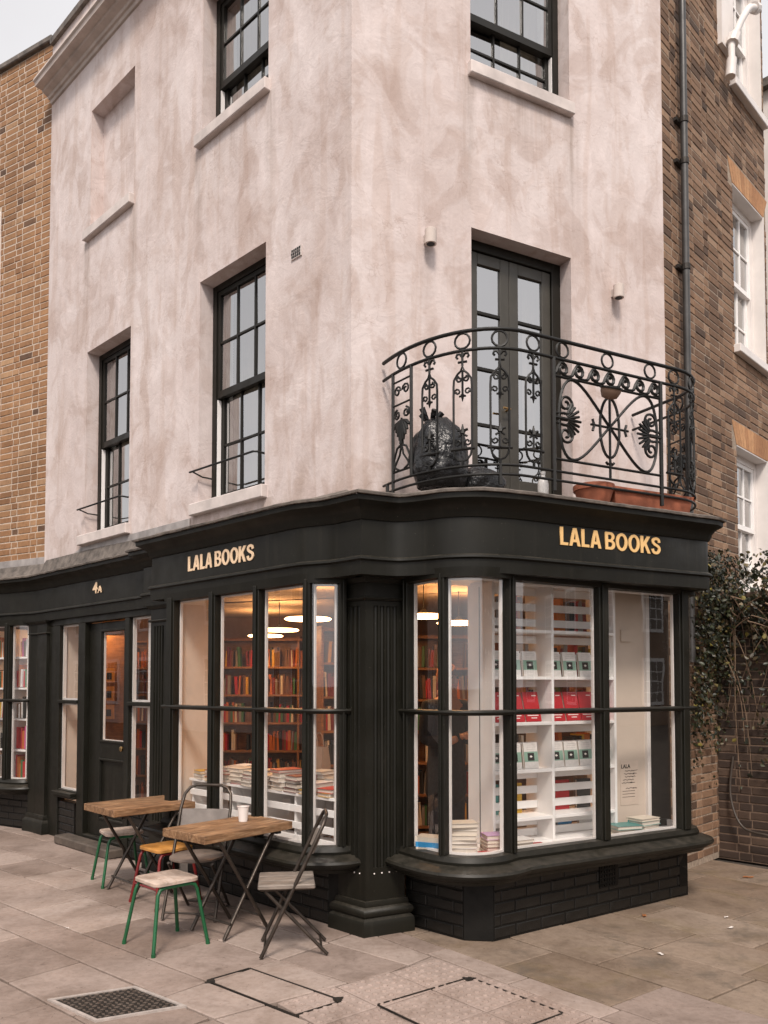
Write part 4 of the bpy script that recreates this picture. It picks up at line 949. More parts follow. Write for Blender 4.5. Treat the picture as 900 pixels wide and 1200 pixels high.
def baluster(l):
    w = .060; st = []
    st.append([(-w, 3.10), (-w, 3.50), (-w*.95, 3.545), (-w*.55, 3.58), (-w*.15, 3.60), (0, 3.635), (w*.15, 3.60), (w*.55, 3.58), (w*.95, 3.545), (w, 3.50), (w, 3.10), (w*.85, 3.055), (w*.5, 3.028), (0, 3.018), (-w*.5, 3.028), (-w*.85, 3.055), (-w, 3.10)])
    st.append(([(-w-.02, 3.095), (w+.02, 3.095)], .009)); st.append(([(0, 3.02), (0, 2.985)], .008))
    st.append(([(0, 3.63), (0, 3.73)], .007)); st.append(([(-.03, 3.655), (.03, 3.655)], .007))
    for f in (-1, 1):
        st.append(([(0, 3.685), (f*.018, 3.708), (f*.036, 3.708), (f*.042, 3.692), (f*.032, 3.680)], .007))
        st.append(([(f*x, z) for x, z in spiral(.022, 3.545, .020, .008, PI/2, -1.1, 8)], .006)); st.append(([(f*x, z) for x, z in spiral(.034, 3.465, .022, .008, -.4, 1.1, 8)], .0055))
        st.append(([(f*x, z) for x, z in spiral(.032, 3.140, .024, .008, .4, -1.1, 8)], .0055)); st.append(([(0, 3.19), (f*.016, 3.215), (f*.034, 3.220)], .008)); st.append(([(0, 3.195), (f*.014, 3.185), (f*.03, 3.175)], .006))
    st.append(([(0, 3.60), (0, 3.44)], .0065)); st.append(([(0, 3.445), (0, 3.40)], [.012, .002])); st.append(([(-.022, 3.435), (.022, 3.435)], .006))
    st.append(([(0, 3.10), (0, 3.20)], .0065)); st.append(([(0, 3.195), (0, 3.255)], [.014, .003]))
    return iron('baluster', st, l)
def ring_at(l): return iron('rail_ring', [circle(0, 3.79, .050)], l, .0065)
lf = lambda s: RP.find(FB.xy(s, .9))
l4 = lf(.865); step = .238
hl = [l4-step*k for k in range(4)]
for l in hl: baluster(l); ring_at(l)
ring_at(hl[-1]-.26)
pL, pR = lf(1.03), lf(1.98)
for s in (1.103, 1.49, 1.88): ring_at(lf(s))
rl = [pR+.13+k*.225 for k in range(3)]
for l in rl: baluster(l); ring_at(l)
ring_at(rl[-1]+.22)
def end_panel(l0, w, f):
    st = [([(0, 2.86), (0, 3.728)], .010), ([(w, 2.99), (w, 3.728)], .010), ([(0, 3.045), (w, 3.045)], .007), ([(0, 3.66), (w, 3.66)], .006), ([(0, 3.50), (w, 3.50)], .006)]
    c = w/2
    for g_ in (-1, 1):
        mir = lambda pts: [(c+g_*x, z) for x, z in pts]
        st.append((mir(spiral(.045, 3.59, .038, .010, PI, -1.3, 12)), .006)); st.append((mir(spiral(.048, 3.43, .036, .010, PI/2, -1.4, 12)), .0065))
        st.append((mir([(0, 3.22), (.05, 3.20), (.085, 3.13), (.07, 3.07), (.03, 3.05)]), .007)); st.append((mir([(0, 3.22), (.02, 3.15), (.07, 3.09), (.09, 3.05)]), .006))
        for k in range(4): st.append((mir([(0, 3.39), (.02+.012*k, 3.33+.012*k), (.02+.02*k, 3.25+.03*k)]), [.004, .012, .008]))
    st.append(([(c, 3.40), (c, 3.22)], [.006, .014]))
    return iron('end_panel', st, l0, .0065, f)
end_panel(hl[-1]-.36, .20, 1); end_panel(rl[-1]+.12, .20, 1)
# front panel
st = []; cxp = (pL+pR)/2; half = (pR-pL)/2
for x in (pL, pR): st.append(([(x, 2.855), (x, 3.728)], .013))
iron('panel_post', [st[0]]); iron('panel_post', [st[1]])
iron('panel_rail', [([(pL, 3.61), (pR, 3.61)], .008)]); iron('panel_rail', [([(pL, 3.065), (pR, 3.065)], .008)])
iron('figure_eight', [[(cxp+.435*math.sin(t), 3.34+.255*math.sin(2*t)*(.75+.25*abs(math.sin(t)))*1.12) for t in [2*PI*i/64 for i in range(65)]]], 0, .0085)
iron('oval', [[(cxp+.085*math.cos(t), 3.335+.205*math.sin(t)) for t in [2*PI*i/28 for i in range(29)]], ([(cxp, 3.61), (cxp, 2.985)], .008), ([(cxp-.035, 3.10), (cxp-.02, 3.085), (cxp, 3.10), (cxp+.02, 3.085), (cxp+.035, 3.10)], .008), ([(cxp-.165, 3.335), (cxp+.165, 3.335)], .0075), ([(cxp-.15, 3.295), (cxp-.135, 3.335), (cxp-.15, 3.375)], .008), ([(cxp+.15, 3.295), (cxp+.135, 3.335), (cxp+.15, 3.375)], .008)], 0, .0085)
for f, x0 in ((1, pL), (-1, pR)):
    q = lambda x, z: (x0+f*x, z)
    st = []
    for sg in (-1, 1):
        st.append(([q(x, 3.335+sg*z) for x, z in spiral(.098, .102, .066, .014, -PI*.55, 1.55, 22)], .008))
        st.append(([q(x, 3.335+sg*z) for x, z in ((0, .03), (.05, .035), (.09, .040))], .008))
    for k in range(9):
        a = (k-4)*.27; r1_ = .135 if k % 2 == 0 else .125
        st.append(([q(.09+.03*math.cos(a), 3.335+.03*math.sin(a)), q(.09+r1_*.6*math.cos(a), 3.335+r1_*.6*math.sin(a)), q(.09+r1_*math.cos(a), 3.335+r1_*math.sin(a))], [.004, .0095, .0075]))
    st.append(([q(.0, 3.335), q(.11, 3.335)], .012)); iron('palmette', st)
for k in range(7):
    x0 = pL+(pR-pL)*(k+.02)/7; w = (pR-pL)/7
    sp = spiral(x0+w*.52, 3.664, .044, .012, PI*.62, -1.25, 14)
    iron('wave_scroll', [([(x0, 3.625), (x0+w*.12, 3.635), (x0+w*.25, 3.675)]+sp, .0095), ([(x0+w*.52, 3.628), (x0+w*.8, 3.622), (x0+w*1.02, 3.625)], .008)])
for l in (.06, hl[1], RP.len-.06): iron('rail_foot', [([(0, 2.86), (0, 2.985)], .011)], l)

# ------------------------------------------------------------------ things on the balcony
bagm = mk('black_bin_liner', (.012, .012, .013), .28, .3, 5, .9, 14, bdist=.03)
def blob(name, c, rx, ry, rz, mat, seed, label, cat, group=None, amp=.16, flat=.25):
    bm = bmesh.new(); bmesh.ops.create_icosphere(bm, subdivisions=4, radius=1)
    for v in bm.verts:
        p = v.co.copy(); nn_ = mnoise.noise(p*1.7+Vector((seed, 0, 0)))*amp+abs(mnoise.noise(p*4.5+Vector((0, seed, 0))))*amp*.55
        p *= 1+nn_; p.z = max(p.z, -1+flat); v.co = Vector((p.x*rx, p.y*ry, (p.z+1-flat)*rz))
    me = bpy.data.meshes.new(name); bm.to_mesh(me); bm.free(); me.materials.append(mat)
    me.polygons.foreach_set('use_smooth', [True]*len(me.polygons)); o = bpy.data.objects.new(name, me); COL.objects.link(o); o.location = c; ROOTLOC[o.name] = Vector(c)
    return tag(o, label, cat, group)
b1_ = blob('bin_bag', FB.pt(.46, .40, 2.905), .20, .17, .27, bagm, 3.1, 'large knotted black bin bag at the left end of the balcony', 'bin bag', 'bags on the balcony')
mb = MB(); top = FB.pt(.40, .40, 3.33)
for k in range(5):
    a = k*1.25; mb.tube([top+Vector((0, 0, -.03)), top+Vector((.03*math.cos(a), .03*math.sin(a), .03)), top+Vector((.075*math.cos(a), .075*math.sin(a), .085+.02*(k % 2)))], [.02, .014, .022], 5)
mb.build('bag_knot', bagm, b1_)
blob('bin_bag', FB.pt(.78, .40, 2.885), .17, .13, .12, bagm, 8.4, 'low flattened dark bag beside the big bin bag', 'bin bag', 'bags on the balcony')
mb = MB(); mb.lathe(FB.pt(1.16, .62, 2.87), [(.034, 0), (.038, .01), (.038, .10), (.030, .135), (.014, .155), (.014, .17), (.017, .171), (.017, .19)], 16)
tag(mb.build('bottle', mk('milky_plastic', (.62, .60, .58), .3, .05, 8, 0), None, smooth=50, base=FB.pt(1.16, .62, 2.87)), 'small milky plastic bottle on the balcony floor', 'bottle')
mb = MB(); mb.lathe(FB.pt(1.54, .70, 2.862), [(.105, 0), (.13, .085), (.142, .088), (.142, .125), (.128, .125), (.115, .06), (.0, .055)], 24, caps=False); tag(mb.build('flower_pot', M['terracotta'], None, smooth=40, base=FB.pt(1.54, .70, 2.862)), 'round terracotta pot on the balcony beside a long trough', 'flower pot')
tr = empty('planter_trough', FB.pt(2.06, .66, 2.862), 'long terracotta planter trough at the right end of the balcony', 'planter')
mb = MB(); vs = []
for s_, d_, z in ((.36, .085, 0), (.385, .10, .13), (.365, .082, .13), (.34, .07, .03)):
    vs += [FB.pt(2.06+a*s_, .66+b_*d_, 2.862+z) for a, b_ in ((-1, -1), (1, -1), (1, 1), (-1, 1))]
mb.add(vs, [(3, 2, 1, 0)]+[(4*k+i, 4*k+(i+1) % 4, 4*k+4+(i+1) % 4, 4*k+4+i) for k in range(3) for i in range(4)]+[(12, 13, 14, 15)]); mb.build('trough_body', M['terracotta'], tr, bevel=.004)
mb = MB(); pz = 2.862+.128
mb.sweep([FB.xy(2.06+a*.387, .66+b_*.102) for a, b_ in ((-1, -1), (-1, 1), (1, 1), (1, -1), (-1, -1))][::1], [(-.004, pz-.03), (.008, pz-.03), (.008, pz), (-.004, pz)], True); mb.build('trough_rim', M['terracotta'], tr)
bw_ = empty('hanging_bowl', FB.pt(1.42, .90, 3.52), 'small brown bowl hooked on the front of the balcony railing', 'bowl')
ax = Vector((FB.n.x*.35, FB.n.y*.35, .94)); mb = MB(); mb.lathe(FB.pt(1.42, .985, 3.49), [(.022, 0), (.050, .010), (.066, .045), (.070, .075), (.063, .073), (.056, .035), (.0, .016)], 18, ax, caps=False); mb.build('bowl_body', mk('dusty_brown_ceramic', (.24, .15, .105), .6, .15, 9, .1, 40), bw_, smooth=50)
mb = MB(); mb.lathe(FB.pt(1.42, .985, 3.49), [(.072, .064), (.075, .071), (.072, .079), (.064, .079)], 18, ax, caps=False); mb.build('bowl_rim', M['iron'], bw_, smooth=50)

# ------------------------------------------------------------------ shop interior
YB = 10.4
mb = MB(); mb.add([(-7, 10.2, .06), FD.pt(1.9, -.05, .06), FD.pt(0, -.05, .06), FA.pt(0, -.03, .06), FB.pt(2.9, -.03, .06), (2.42, YB, .06), (-7, YB, .06)], [(0, 1, 2, 3, 4, 5, 6)]); struct(mb.build('shop_floor', M['floor_in']))
zc = 2.47; mb = MB(); mb.add([FD.pt(3.5, -.0, zc), FD.pt(0, -.0, zc), FA.pt(0, .0, zc), FB.pt(2.98, .0, zc), (2.55, YB+.1, zc), (-7, YB+.1, zc)], [tuple(range(6))]); struct(mb.build('shop_ceiling', M['ceiling']))
mb = MB(); mb.quad((-7, YB, 0), (2.6, YB, 0), (2.6, YB, 2.5), (-7, YB, 2.5)); struct(mb.build('shop_back_wall', M['wall_warm']))
q0 = FB.xy(2.95, 0); mb = MB(); mb.quad((q0.x, q0.y, 0), (2.55, YB, 0), (2.55, YB, 2.5), (q0.x, q0.y, 2.5)); struct(mb.build('shop_side_wall', M['wall_in']))
q0 = FD.xy(2.2, -.05); mb = MB(); mb.quad((q0.x, q0.y, 0), (q0.x+.4, YB+.2, 0), (q0.x+.4, YB+.2, 2.5), (q0.x, q0.y, 2.5)); struct(mb.build('shop_side_wall', M['wall_in']))
# wall strips inside the front so no daylight leaks round the bays
for fr, a, b_ in ((FA, 1.80, 2.40), (FA, -.0, .0), (FB, 2.60, 2.98), (FB, .0, .24)):
    if b_ > a: mb = MB(); mb.box(fr, a, b_, -.10, -.02, 0, 2.47); mb.build('inner_wall', M['wall_in'], bld)
for fr, a, b_ in ((FA, 0, 1.80), (FB, .24, 2.6), (FD, .0, 1.9)):
    mb = MB(); mb.box(fr, a, b_, -.12, -.10 if fr is not FD else -.38, 0, .47); mb.build('inner_wall', M['wall_in'], bld)
# side cheek of the left bay, pale
mb = MB(); mb.box(FA, 1.745, 1.775, -.03, .25, .515, 2.337); mb.build('display_cheek', M['wall_in'], bld)
mb = MB(); mb.box(FA, 4.475, 4.50, -.45, -.055, .06, 2.335); mb.build('display_cheek', M['wall_in'], bld)
mb = MB(); mb.box(FA, 2.75, 2.79, -.5, -.06, .06, 2.33); mb.build('display_post', M['wframe'], bld)

# books ---------------------------------------------------------
def unit_book():
    mb = MB(); t = .09
    mb.cur = 0
    mb.box(FW, -.5, .5, -.5, .5, 0, t); mb.box(FW, -.5, .5, -.5, .5, 1-t, 1); mb.box(FW, -.5, .5, -.5, -.44, t, 1-t)
    mb.cur = 1; mb.box(FW, -.47, .47, -.44, .46, t, 1-t)
    o = mb.build('book', [M['cover'], M['paper']]); me = o.data; bpy.data.objects.remove(o); return me
UB = unit_book()      # x = height of the book, spine at -y, z = thickness
COLN = {'red': (.42, .012, .016), 'cream': (.66, .58, .48), 'white': (.74, .70, .67), 'black': (.02, .019, .018), 'orange': (.52, .14, .02), 'brown': (.15, .065, .03), 'teal': (.09, .30, .28), 'blue': (.02, .20, .42),
        'yellow': (.60, .34, .02), 'lilac': (.46, .28, .48), 'green': (.05, .16, .06), 'grey': (.25, .23, .22), 'pink': (.55, .08, .25), 'dark red': (.18, .02, .02)}
def book(loc, xax, spine, dims, colname, label, group, cat='book', jitter=True):
    """xax: direction of the book's height, spine: direction its spine faces; dims (height, width, thickness)"""
    x = Vector(xax).normalized(); y = -Vector(spine); y = (y-x*y.dot(x)).normalized(); z = x.cross(y)
    Mx = Matrix((x, y, z)).transposed(); o = link_copy(UB, 'book', loc, Mx.to_euler(), dims)
    c = COLN[colname]; k = random.uniform(.85, 1.12) if jitter else 1; o.color = (min(c[0]*k, 1), min(c[1]*k, 1), min(c[2]*k, 1), 1)
    return tag(o, label, cat, group)
ORD = ['first', 'second', 'third', 'fourth', 'fifth', 'sixth', 'seventh', 'eighth', 'ninth', 'tenth', 'eleventh', 'twelfth', 'thirteenth', 'fourteenth', 'fifteenth', 'sixteenth']
def v3(p2, z=0): return Vector((p2.x, p2.y, z))
def flat_stack(fr, s, d, z, cols, where, group, spine_out=True, dims=(.20, .135), rot=0):
    hz = z
    for k, cn in enumerate(cols):
        th = random.uniform(.018, .034); a = rot+random.uniform(-.12, .12); t = fr.t*math.cos(a)+fr.n*math.sin(a); nn_ = fr.n*math.cos(a)-fr.t*math.sin(a)
        sp = nn_ if spine_out else -nn_
        h = dims[0]*random.uniform(.9, 1.06); w = dims[1]*random.uniform(.92, 1.05)
        x, y = v3(t), -v3(sp); up = x.cross(y).z
        p = fr.pt(s+random.uniform(-.008, .008), d+random.uniform(-.008, .008), hz if up > 0 else hz+th)
        pos = 'only book' if len(cols) == 1 else ('bottom' if k == 0 else 'top' if k == len(cols)-1 else ORD[k])
        lab = f'{cn} book lying {where}' if len(cols) == 1 else f'{cn} book, {pos} in the stack {where}'
        book(p, x, v3(sp), (h, w, th), cn, lab, group); hz += th
    return hz
BULK = MB()
def upright_row(fr, s0, s1, d, z, cols, where, group, hmin=.17, hmax=.24, gapp=.12, single=False):
    """spines face fr.n; spine plane at d; single: every book an object, else joined into the mass of far books"""
    s = s0; seen = {}
    while s < s1-.02:
        if random.random() < gapp: s += random.uniform(.02, .08); continue
        th = random.uniform(.016, .036); h = random.uniform(hmin, hmax); w = random.uniform(.11, .15); cn = random.choice(cols); lean = random.choice([0, 0, 0, 0, .06, -.06])
        if s+th > s1: break
        if single:
            x = Vector((0, 0, 1))+v3(fr.t)*lean; sp = v3(fr.n); zdir = x.normalized().cross(-sp); sg = 1 if zdir.dot(v3(fr.t)) > 0 else -1
            book(fr.pt(s if sg > 0 else s+th, d-w/2, z+h/2+.004), x, sp, (h, w, th), cn, f'{cn} book, {ORD[seen.setdefault(cn, 0)]} of its colour from {"right" if fr is FD else "left"}, {where}', group); seen[cn] += 1
        else:
            vs = [fr.pt(s_+lean*(z_-z), d_, z_) for z_ in (z, z+h) for d_ in (d-w, d) for s_ in (s, s+th)]
            BULK.add(vs, [(0, 1, 3, 2), (4, 6, 7, 5), (0, 4, 5, 1), (2, 3, 7, 6), (0, 2, 6, 4), (1, 5, 7, 3)])
        s += th+.0015
# white slatted bookcase behind the corner window
wb = empty('white_bookcase', FB.pt(1.36, .35, .515), 'white slatted bookcase standing behind the corner shop window', 'bookcase')
S0, S1, DF, DK = .816, 1.915, .50, .20
for s in (S0, 1.318, S1-.022):
    mb = MB(); mb.box(FB, s, s+.022, DK, DF, .517, 2.30); mb.build('upright', M['white'], wb, bevel=.002)
SH = [1.985, 1.66, 1.345, 1.02, .695]
for z in SH+[.53, 2.32]:
    for a, b_ in ((S0+.022, 1.318), (1.340, S1-.022)):
        mb = MB(); mb.box(FB, a, b_, DK, DF-.003, z-.022, z); mb.build('shelf', M['white'], wb, bevel=.002)
for z in (2.268, 2.157, 2.047, 1.925, 1.80, 1.613, 1.49, 1.285, 1.17, .965, .86, .755, .635, .56):
    for a, b_ in ((S0+.022, 1.318), (1.340, S1-.022)):
        mb = MB(); mb.box(FB, a, b_, .315, .33, z-.027, z+.027); mb.build('slat', M['white'], wb, bevel=.002)
mb = MB(); mb.box(FB, S0-.004, S0-.0005, .348, .352, .53, 2.28); mb.build('panel_joint', M['print_k'], wb)
# face-out books
def face_out_template(kind):
    mb = MB(); w, h, t = (.118, .178, .02) if kind == 'white' else (.130, .212, .024)
    mb.cur = 0; mb.box(FW, -w/2, w/2, -t*.15, 0, 0, h); mb.box(FW, -w/2, w/2, -t, -t*.85, 0, h); mb.box(FW, -w/2, -w/2+.003, -t*.85, -t*.15, 0, h)
    mb.cur = 1; mb.box(FW, -w/2+.003, w/2-.004, -t*.85, -t*.15, .003, h-.003)
    if kind == 'white':
        mb.cur = 2; mb.box(FW, -w/2, w/2, 0, .0006, .045, .115)
        mb.cur = 3; mb.box(FW, -.026, .030, .0006, .0012, .052, .106);
        mb.cur = 4; mb.add([(-.012, .0017, .080), (.004, .0017, .072), (.014, .0017, .082), (.002, .0017, .090)], [(0, 1, 2, 3)])
        mb.cur = 5
        for z in (.130, .145, .16): mb.box(FW, -.045, .03-.01*(z > .15), 0, .0006, z, z+.0018)
    else:
        mb.cur = 2; mb.box(FW, -.05, -.012, 0, .0006, h-.030, h-.024)
        for i, (a, b_, z) in enumerate(((.0, .045, .070), (-.045, .050, .052), (-.045, .05, .040), (-.03, .02, .022))): mb.box(FW, a, b_, 0, .0006, z, z+.006)
    mats = [M['cover'], M['paper'], M['print_g'], M['print_k'], M['print_w'], mk('grey_print', (.45, .42, .40), .7, .05, 8, 0)] if kind == 'white' else [M['cover'], M['paper'], M['print_w']]
    o = mb.build('book', mats); me = o.data; bpy.data.objects.remove(o); return me
FO = {k: face_out_template(k) for k in ('white', 'red')}
angB = math.atan2(-FB.n.x, FB.n.y)
def face_out(kind, s, d, z, lean, label, group, ang=angB):
    # mesh faces +y, turn +y onto the wall normal
    o = link_copy(FO[kind], 'book', FB.pt(s, d, z), (lean, 0, ang)); o.color = (*(COLN['white'] if kind == 'white' else (.44, .010, .018)), 1); return tag(o, label, 'book', group)
wpos = [.905, 1.045, 1.185, 1.265, 1.41, 1.55, 1.69, 1.81]
wl = [.90, 1.045, 1.19, 1.405, 1.545, 1.685, 1.82]
for zi, nm in ((1, 'upper'), (3, 'lower')):
    for k, s in enumerate(wl): face_out('white', s+random.uniform(-.005, .005), .44+random.uniform(-.01, .01), SH[zi]+.002, rad(8), f'{ORD[k]} white book with sage band from the left, {nm} row of the white bookcase', 'white books with sage bands')
for k, s in enumerate([.91, 1.055, 1.20, 1.415, 1.555, 1.695, 1.83]): face_out('red', s+random.uniform(-.004, .004), .455, SH[2]+.003, rad(15), f'{ORD[k]} crimson face-out book from the left, middle shelf of the white bookcase', 'crimson books on the middle shelf')
cols_mix = ['brown', 'black', 'orange', 'dark red', 'cream', 'red', 'grey']
for k, z in enumerate(SH):
    nmz = ['top', 'second', 'third', 'fourth', 'fifth'][k]
    for a, b_, side in ((S0+.03, 1.31, 'left'), (1.35, S1-.03, 'right')):
        if k < 4: upright_row(FB, a, b_, .305, z+.002, cols_mix if k != 3 else ['teal', 'yellow', 'lilac', 'orange', 'brown', 'cream', 'black'], f'behind the slats on the {nmz} shelf, {side} bay of the white bookcase', 'books behind the white slats', .19, .27, gapp=.25)
for s, cn, z in ((.93, 'teal', .697), (1.13, 'yellow', .697), (1.40, 'lilac', .697), (1.56, 'red', .697), (1.76, 'black', .697), (1.58, 'blue', .532), (1.43, 'cream', .532), (.95, 'grey', .532), (1.78, 'white', .532)):
    hh = .21 if z > .6 else .14; x = v3(FB.t); 
    o = link_copy(UB, 'book', FB.pt(s, .29, z+hh/2), Matrix((Vector((0, 0, 1)), v3(-FB.t), Vector((0, 0, 1)).cross(v3(-FB.t)))).transposed().to_euler(), (hh, .13, .022)); o.color = (*COLN[cn], 1)
    tag(o, f'{cn} book face out behind the slats above the lowest shelf' if z > .6 else f'{cn} book face out behind the bottom slats of the white bookcase', 'book', 'face out books behind the lower slats')
# books on the window board
G = 'books on the corner window board'
flat_stack(FB, .50, .60, .516, ['cream', 'white', 'cream', 'white', 'cream', 'cream', 'white', 'cream'], 'on the window board beside the white panel', G, False, (.20, .14), .4)
flat_stack(FB, .63, .72, .516, ['red'], 'on the window board in front of the white panel', G, True, (.24, .15), .1)
flat_stack(FB, .76, .63, .516, ['cream', 'brown', 'cream', 'cream', 'lilac'], 'on the window board near the second mullion', G, False, (.20, .14), .2)
flat_stack(FB, .92, .62, .516, ['cream', 'white', 'white'], 'on the window board at the foot of the bookcase', G, False, (.20, .13), 0)
flat_stack(FB, 1.07, .62, .516, ['red'], 'on the window board beneath the bookcase shelves', G, False, (.16, .11), 0)
flat_stack(FB, .38, .45, .516, ['black', 'cream', 'blue', 'cream'], 'at the far left of the corner window board', G, True, (.19, .13), .9)
flat_stack(FB, 1.92, .56, .516, ['cream', 'cream', 'teal'], 'below the wall poster in the corner window', G, False, (.22, .15), .1)
flat_stack(FB, 2.12, .55, .516, ['white', 'cream', 'teal', 'cream'], 'under the dark panel in the corner window', G, False, (.20, .14), -.2)
# partition, poster, dark panel
pz_ = empty('window_partition', FB.pt(2.2, .38, .515), 'beige partition with white post and black panel closing the corner window', 'partition')
mb = MB(); mb.box(FB, 1.925, 2.30, .365, .39, .516, 2.335); mb.build('partition_board', M['wall_in'], pz_)
mb = MB(); mb.box(FB, 2.30, 2.335, .36, .42, .516, 2.335); mb.build('partition_post', M['wframe'], pz_, bevel=.003)
mb = MB(); mb.box(FB, 2.336, 2.56, .365, .395, .516, 2.30); mb.build('black_panel', mk('black_gloss_panel', (.012, .011, .010), .18, .1, 4, 0), pz_)
mb = MB(); mb.box(FB, 2.06, 2.16, .39, .405, 1.93, 2.02); mb.build('wall_box', M['wall_in'], pz_)
po = empty('poster', FB.pt(2.13, .391, .70), 'small cream poster reading LALA in the corner window', 'poster')
mb = MB(); mb.box(FB, 2.045, 2.225, .391, .3935, .70, 1.03); mb.build('poster_sheet', mk('cream_paper', (.60, .49, .41), .8, .06, 8, .1, 40), po)
text_mesh('LALA', FB, 2.055, 2.145, .975, 1.005, .394, M['print_k'], po, 'poster_lettering', .0008, .02)
rs_ = random.Random(5)
for k in range(9):
    z = .955-.022*k-(.02 if k > 4 else 0); a = 2.06+rs_.uniform(0, .05); mb = MB(); N = 10
    if k < 6: mb.tube([FB.pt(a+(.13-rs_.uniform(0, .04))*i/N, .3945, z+.004*math.sin(i*2.1+k)) for i in range(N+1)], .0018, 4)
    else: mb.box(FB, 2.065, 2.19, .3935, .3943, z, z+.003)
    mb.build('poster_mark', M['print_k'], po)
# wooden bookcases inside
def wooden_case(fr, s0, s1, z0, z1, nshelf, label, where, cols, depth=.28, one=False):
    r = empty('wooden_bookcase', fr.pt((s0+s1)/2, 0, z0), label, 'bookcase')
    for s in (s0, (s0+s1)/2-.012, s1-.024):
        mb = MB(); mb.box(fr, s, s+.024, -depth, 0, z0, z1); mb.build('upright', M['shelf_wood'], r)
    mb = MB(); mb.box(fr, s0, s1, -depth-.02, -depth, z0, z1); mb.build('back_board', M['shelf_wood'], r)
    for k in range(nshelf+1):
        z = z0+.06+(z1-z0-.09)*k/nshelf; mb = MB(); mb.box(fr, s0+.024, s1-.024, -depth, -.002, z-.024, z); mb.build('shelf', M['shelf_wood'], r)
        if k < nshelf:
            for a, b_, sd in ((s0+.03, (s0+s1)/2-.015, 'left'), ((s0+s1)/2+.015, s1-.03, 'right')):
                upright_row(fr, a, b_, -.04, z+.001, cols, f'{ORD[k]} shelf, {where}', 'books on the wooden shelves', .18, .25, gapp=.10, single=one and k >= 3 and sd == 'left')
    return r
wcols = ['brown', 'brown', 'orange', 'dark red', 'black', 'cream', 'green', 'yellow', 'red', 'grey']
F1 = Fr((.62, 8.55), (1, 0), (0, -1)); wooden_case(F1, -.55, .55, .06, 2.15, 6, 'wooden bookcase full of books seen through the curved corner pane', 'bookcase behind curved pane', wcols, one=True)
F2 = Fr((-1.05, 9.9), (1, 0), (0, -1)); wooden_case(F2, -1.1, 1.1, .06, 2.2, 6, 'wide wooden bookcase on the back wall seen through the long window', 'wide wooden bookcase on the back wall', wcols)
F3 = Fr((-.30, 8.2), (.93, .36), (.36, -.93)); wooden_case(F3, -.35, .30, .06, 2.2, 6, 'narrow wooden bookcase seen through the rounded end pane of the long window', 'narrow wooden bookcase behind the rounded pane', wcols)
F4 = Fr((-4.0, 10.3), (1, 0), (0, -1)); wooden_case(F4, -1.0, 1.0, .06, 2.2, 6, 'wooden bookcase glimpsed through the glazed shop door', 'wooden bookcase behind the shop door', wcols)
# framed pictures seen through the door
for k, (x, z) in enumerate(((-3.30, 1.72), (-3.30, 1.50), (-3.30, 1.28))):
    r = empty('picture_frame', (x, 9.72, z-.08), ['top', 'middle', 'bottom'][k]+' of three small yellow framed pictures seen through the shop door', 'picture', 'framed pictures behind the door')
    f = Fr((x, 9.72), (1, 0), (0, -1)); mb = MB(); mb.box(f, -.065, .065, 0, .012, z-.085, z+.085); mb.build('picture_sheet', mk('amber_print', (.55, .26, .04), .6, .2, 12, 0), r)
    mb = MB(); mb.box(f, -.03, .03, .012, .014, z-.05, z+.03); mb.build('picture_motif', M['print_k'], r)
pn = MB(); pn.box(Fr((-3.30, 9.74), (1, 0), (0, -1)), -.12, .25, -.06, -.01, .06, 2.2); tag(pn.build('pinboard', M['shelf_wood']), 'wooden panel carrying three small pictures behind the shop door', 'pinboard')
# white display rack in the long window
wr = empty('display_rack', FA.pt(.85, .05, .515), 'low white slatted display rack along the long shop window', 'display rack')
mb = MB(); mb.box(FA, -.02, 1.72, -.22, .17, .832, .852); mb.build('rack_top', M['white'], wr, bevel=.002)
for z in (.745, .63, .54):
    mb = MB(); mb.box(FA, -.02, 1.72, .145, .16, z-.024, z+.024); mb.build('slat', M['white'], wr, bevel=.002)
for s in (-.02, .40, .80, 1.16, 1.70):
    mb = MB(); mb.box(FA, s, s+.02, -.20, .143, .516, .832); mb.build('upright', M['white'], wr, bevel=.002)
mb = MB(); mb.box(FA, -.02, 1.72, -.215, -.20, .516, .832); mb.build('rack_back', M['wall_warm'], wr)
random.seed(23); pal = ['white', 'cream', 'white', 'cream', 'red', 'black', 'white', 'cream', 'grey', 'yellow', 'dark red', 'orange']
for k in range(10):
    s = 1.60-k*.168; n_ = random.choice([2, 3, 3, 4, 4, 5]); flat_stack(FA, s, .08, .853, [random.choice(pal) for _ in range(n_-1)]+[random.choice(pal+['red', 'red'])], f'{ORD[k]} from left, front of the white rack', 'book stacks on the white rack', False, (.145, .19), random.uniform(-.2, .2))
random.seed(29)
for k in range(8):
    s = 1.55-k*.19; flat_stack(FA, s, -.11, .853, [random.choice(pal) for _ in range(random.choice([3, 4, 4, 5]))], f'{ORD[k]} from left, back of the white rack', 'back row of stacks on the white rack', False, (.14, .18), random.uniform(-.2, .2))
pb = empty('paper_bag', FA.pt(.72, -.32, .86), 'brown paper carrier bag with looped handles in the long window', 'paper bag')
kraft = mk('kraft_paper', (.36, .24, .16), .85, .1, 8, .15, 30)
mb = MB(); vs = []
for z, a, c_ in ((.0, .11, .05), (.14, .112, .046), (.27, .105, .03)): vs += [FA.pt(.72+x*a, -.32+y*c_, .86+z) for x, y in ((-1, -1), (1, -1), (1, 1), (-1, 1))]
mb.add(vs, [(3, 2, 1, 0)]+[(4*k+i, 4*k+(i+1) % 4, 4*k+4+(i+1) % 4, 4*k+4+i) for k in range(2) for i in range(4)]); mb.build('bag_body', kraft, pb)
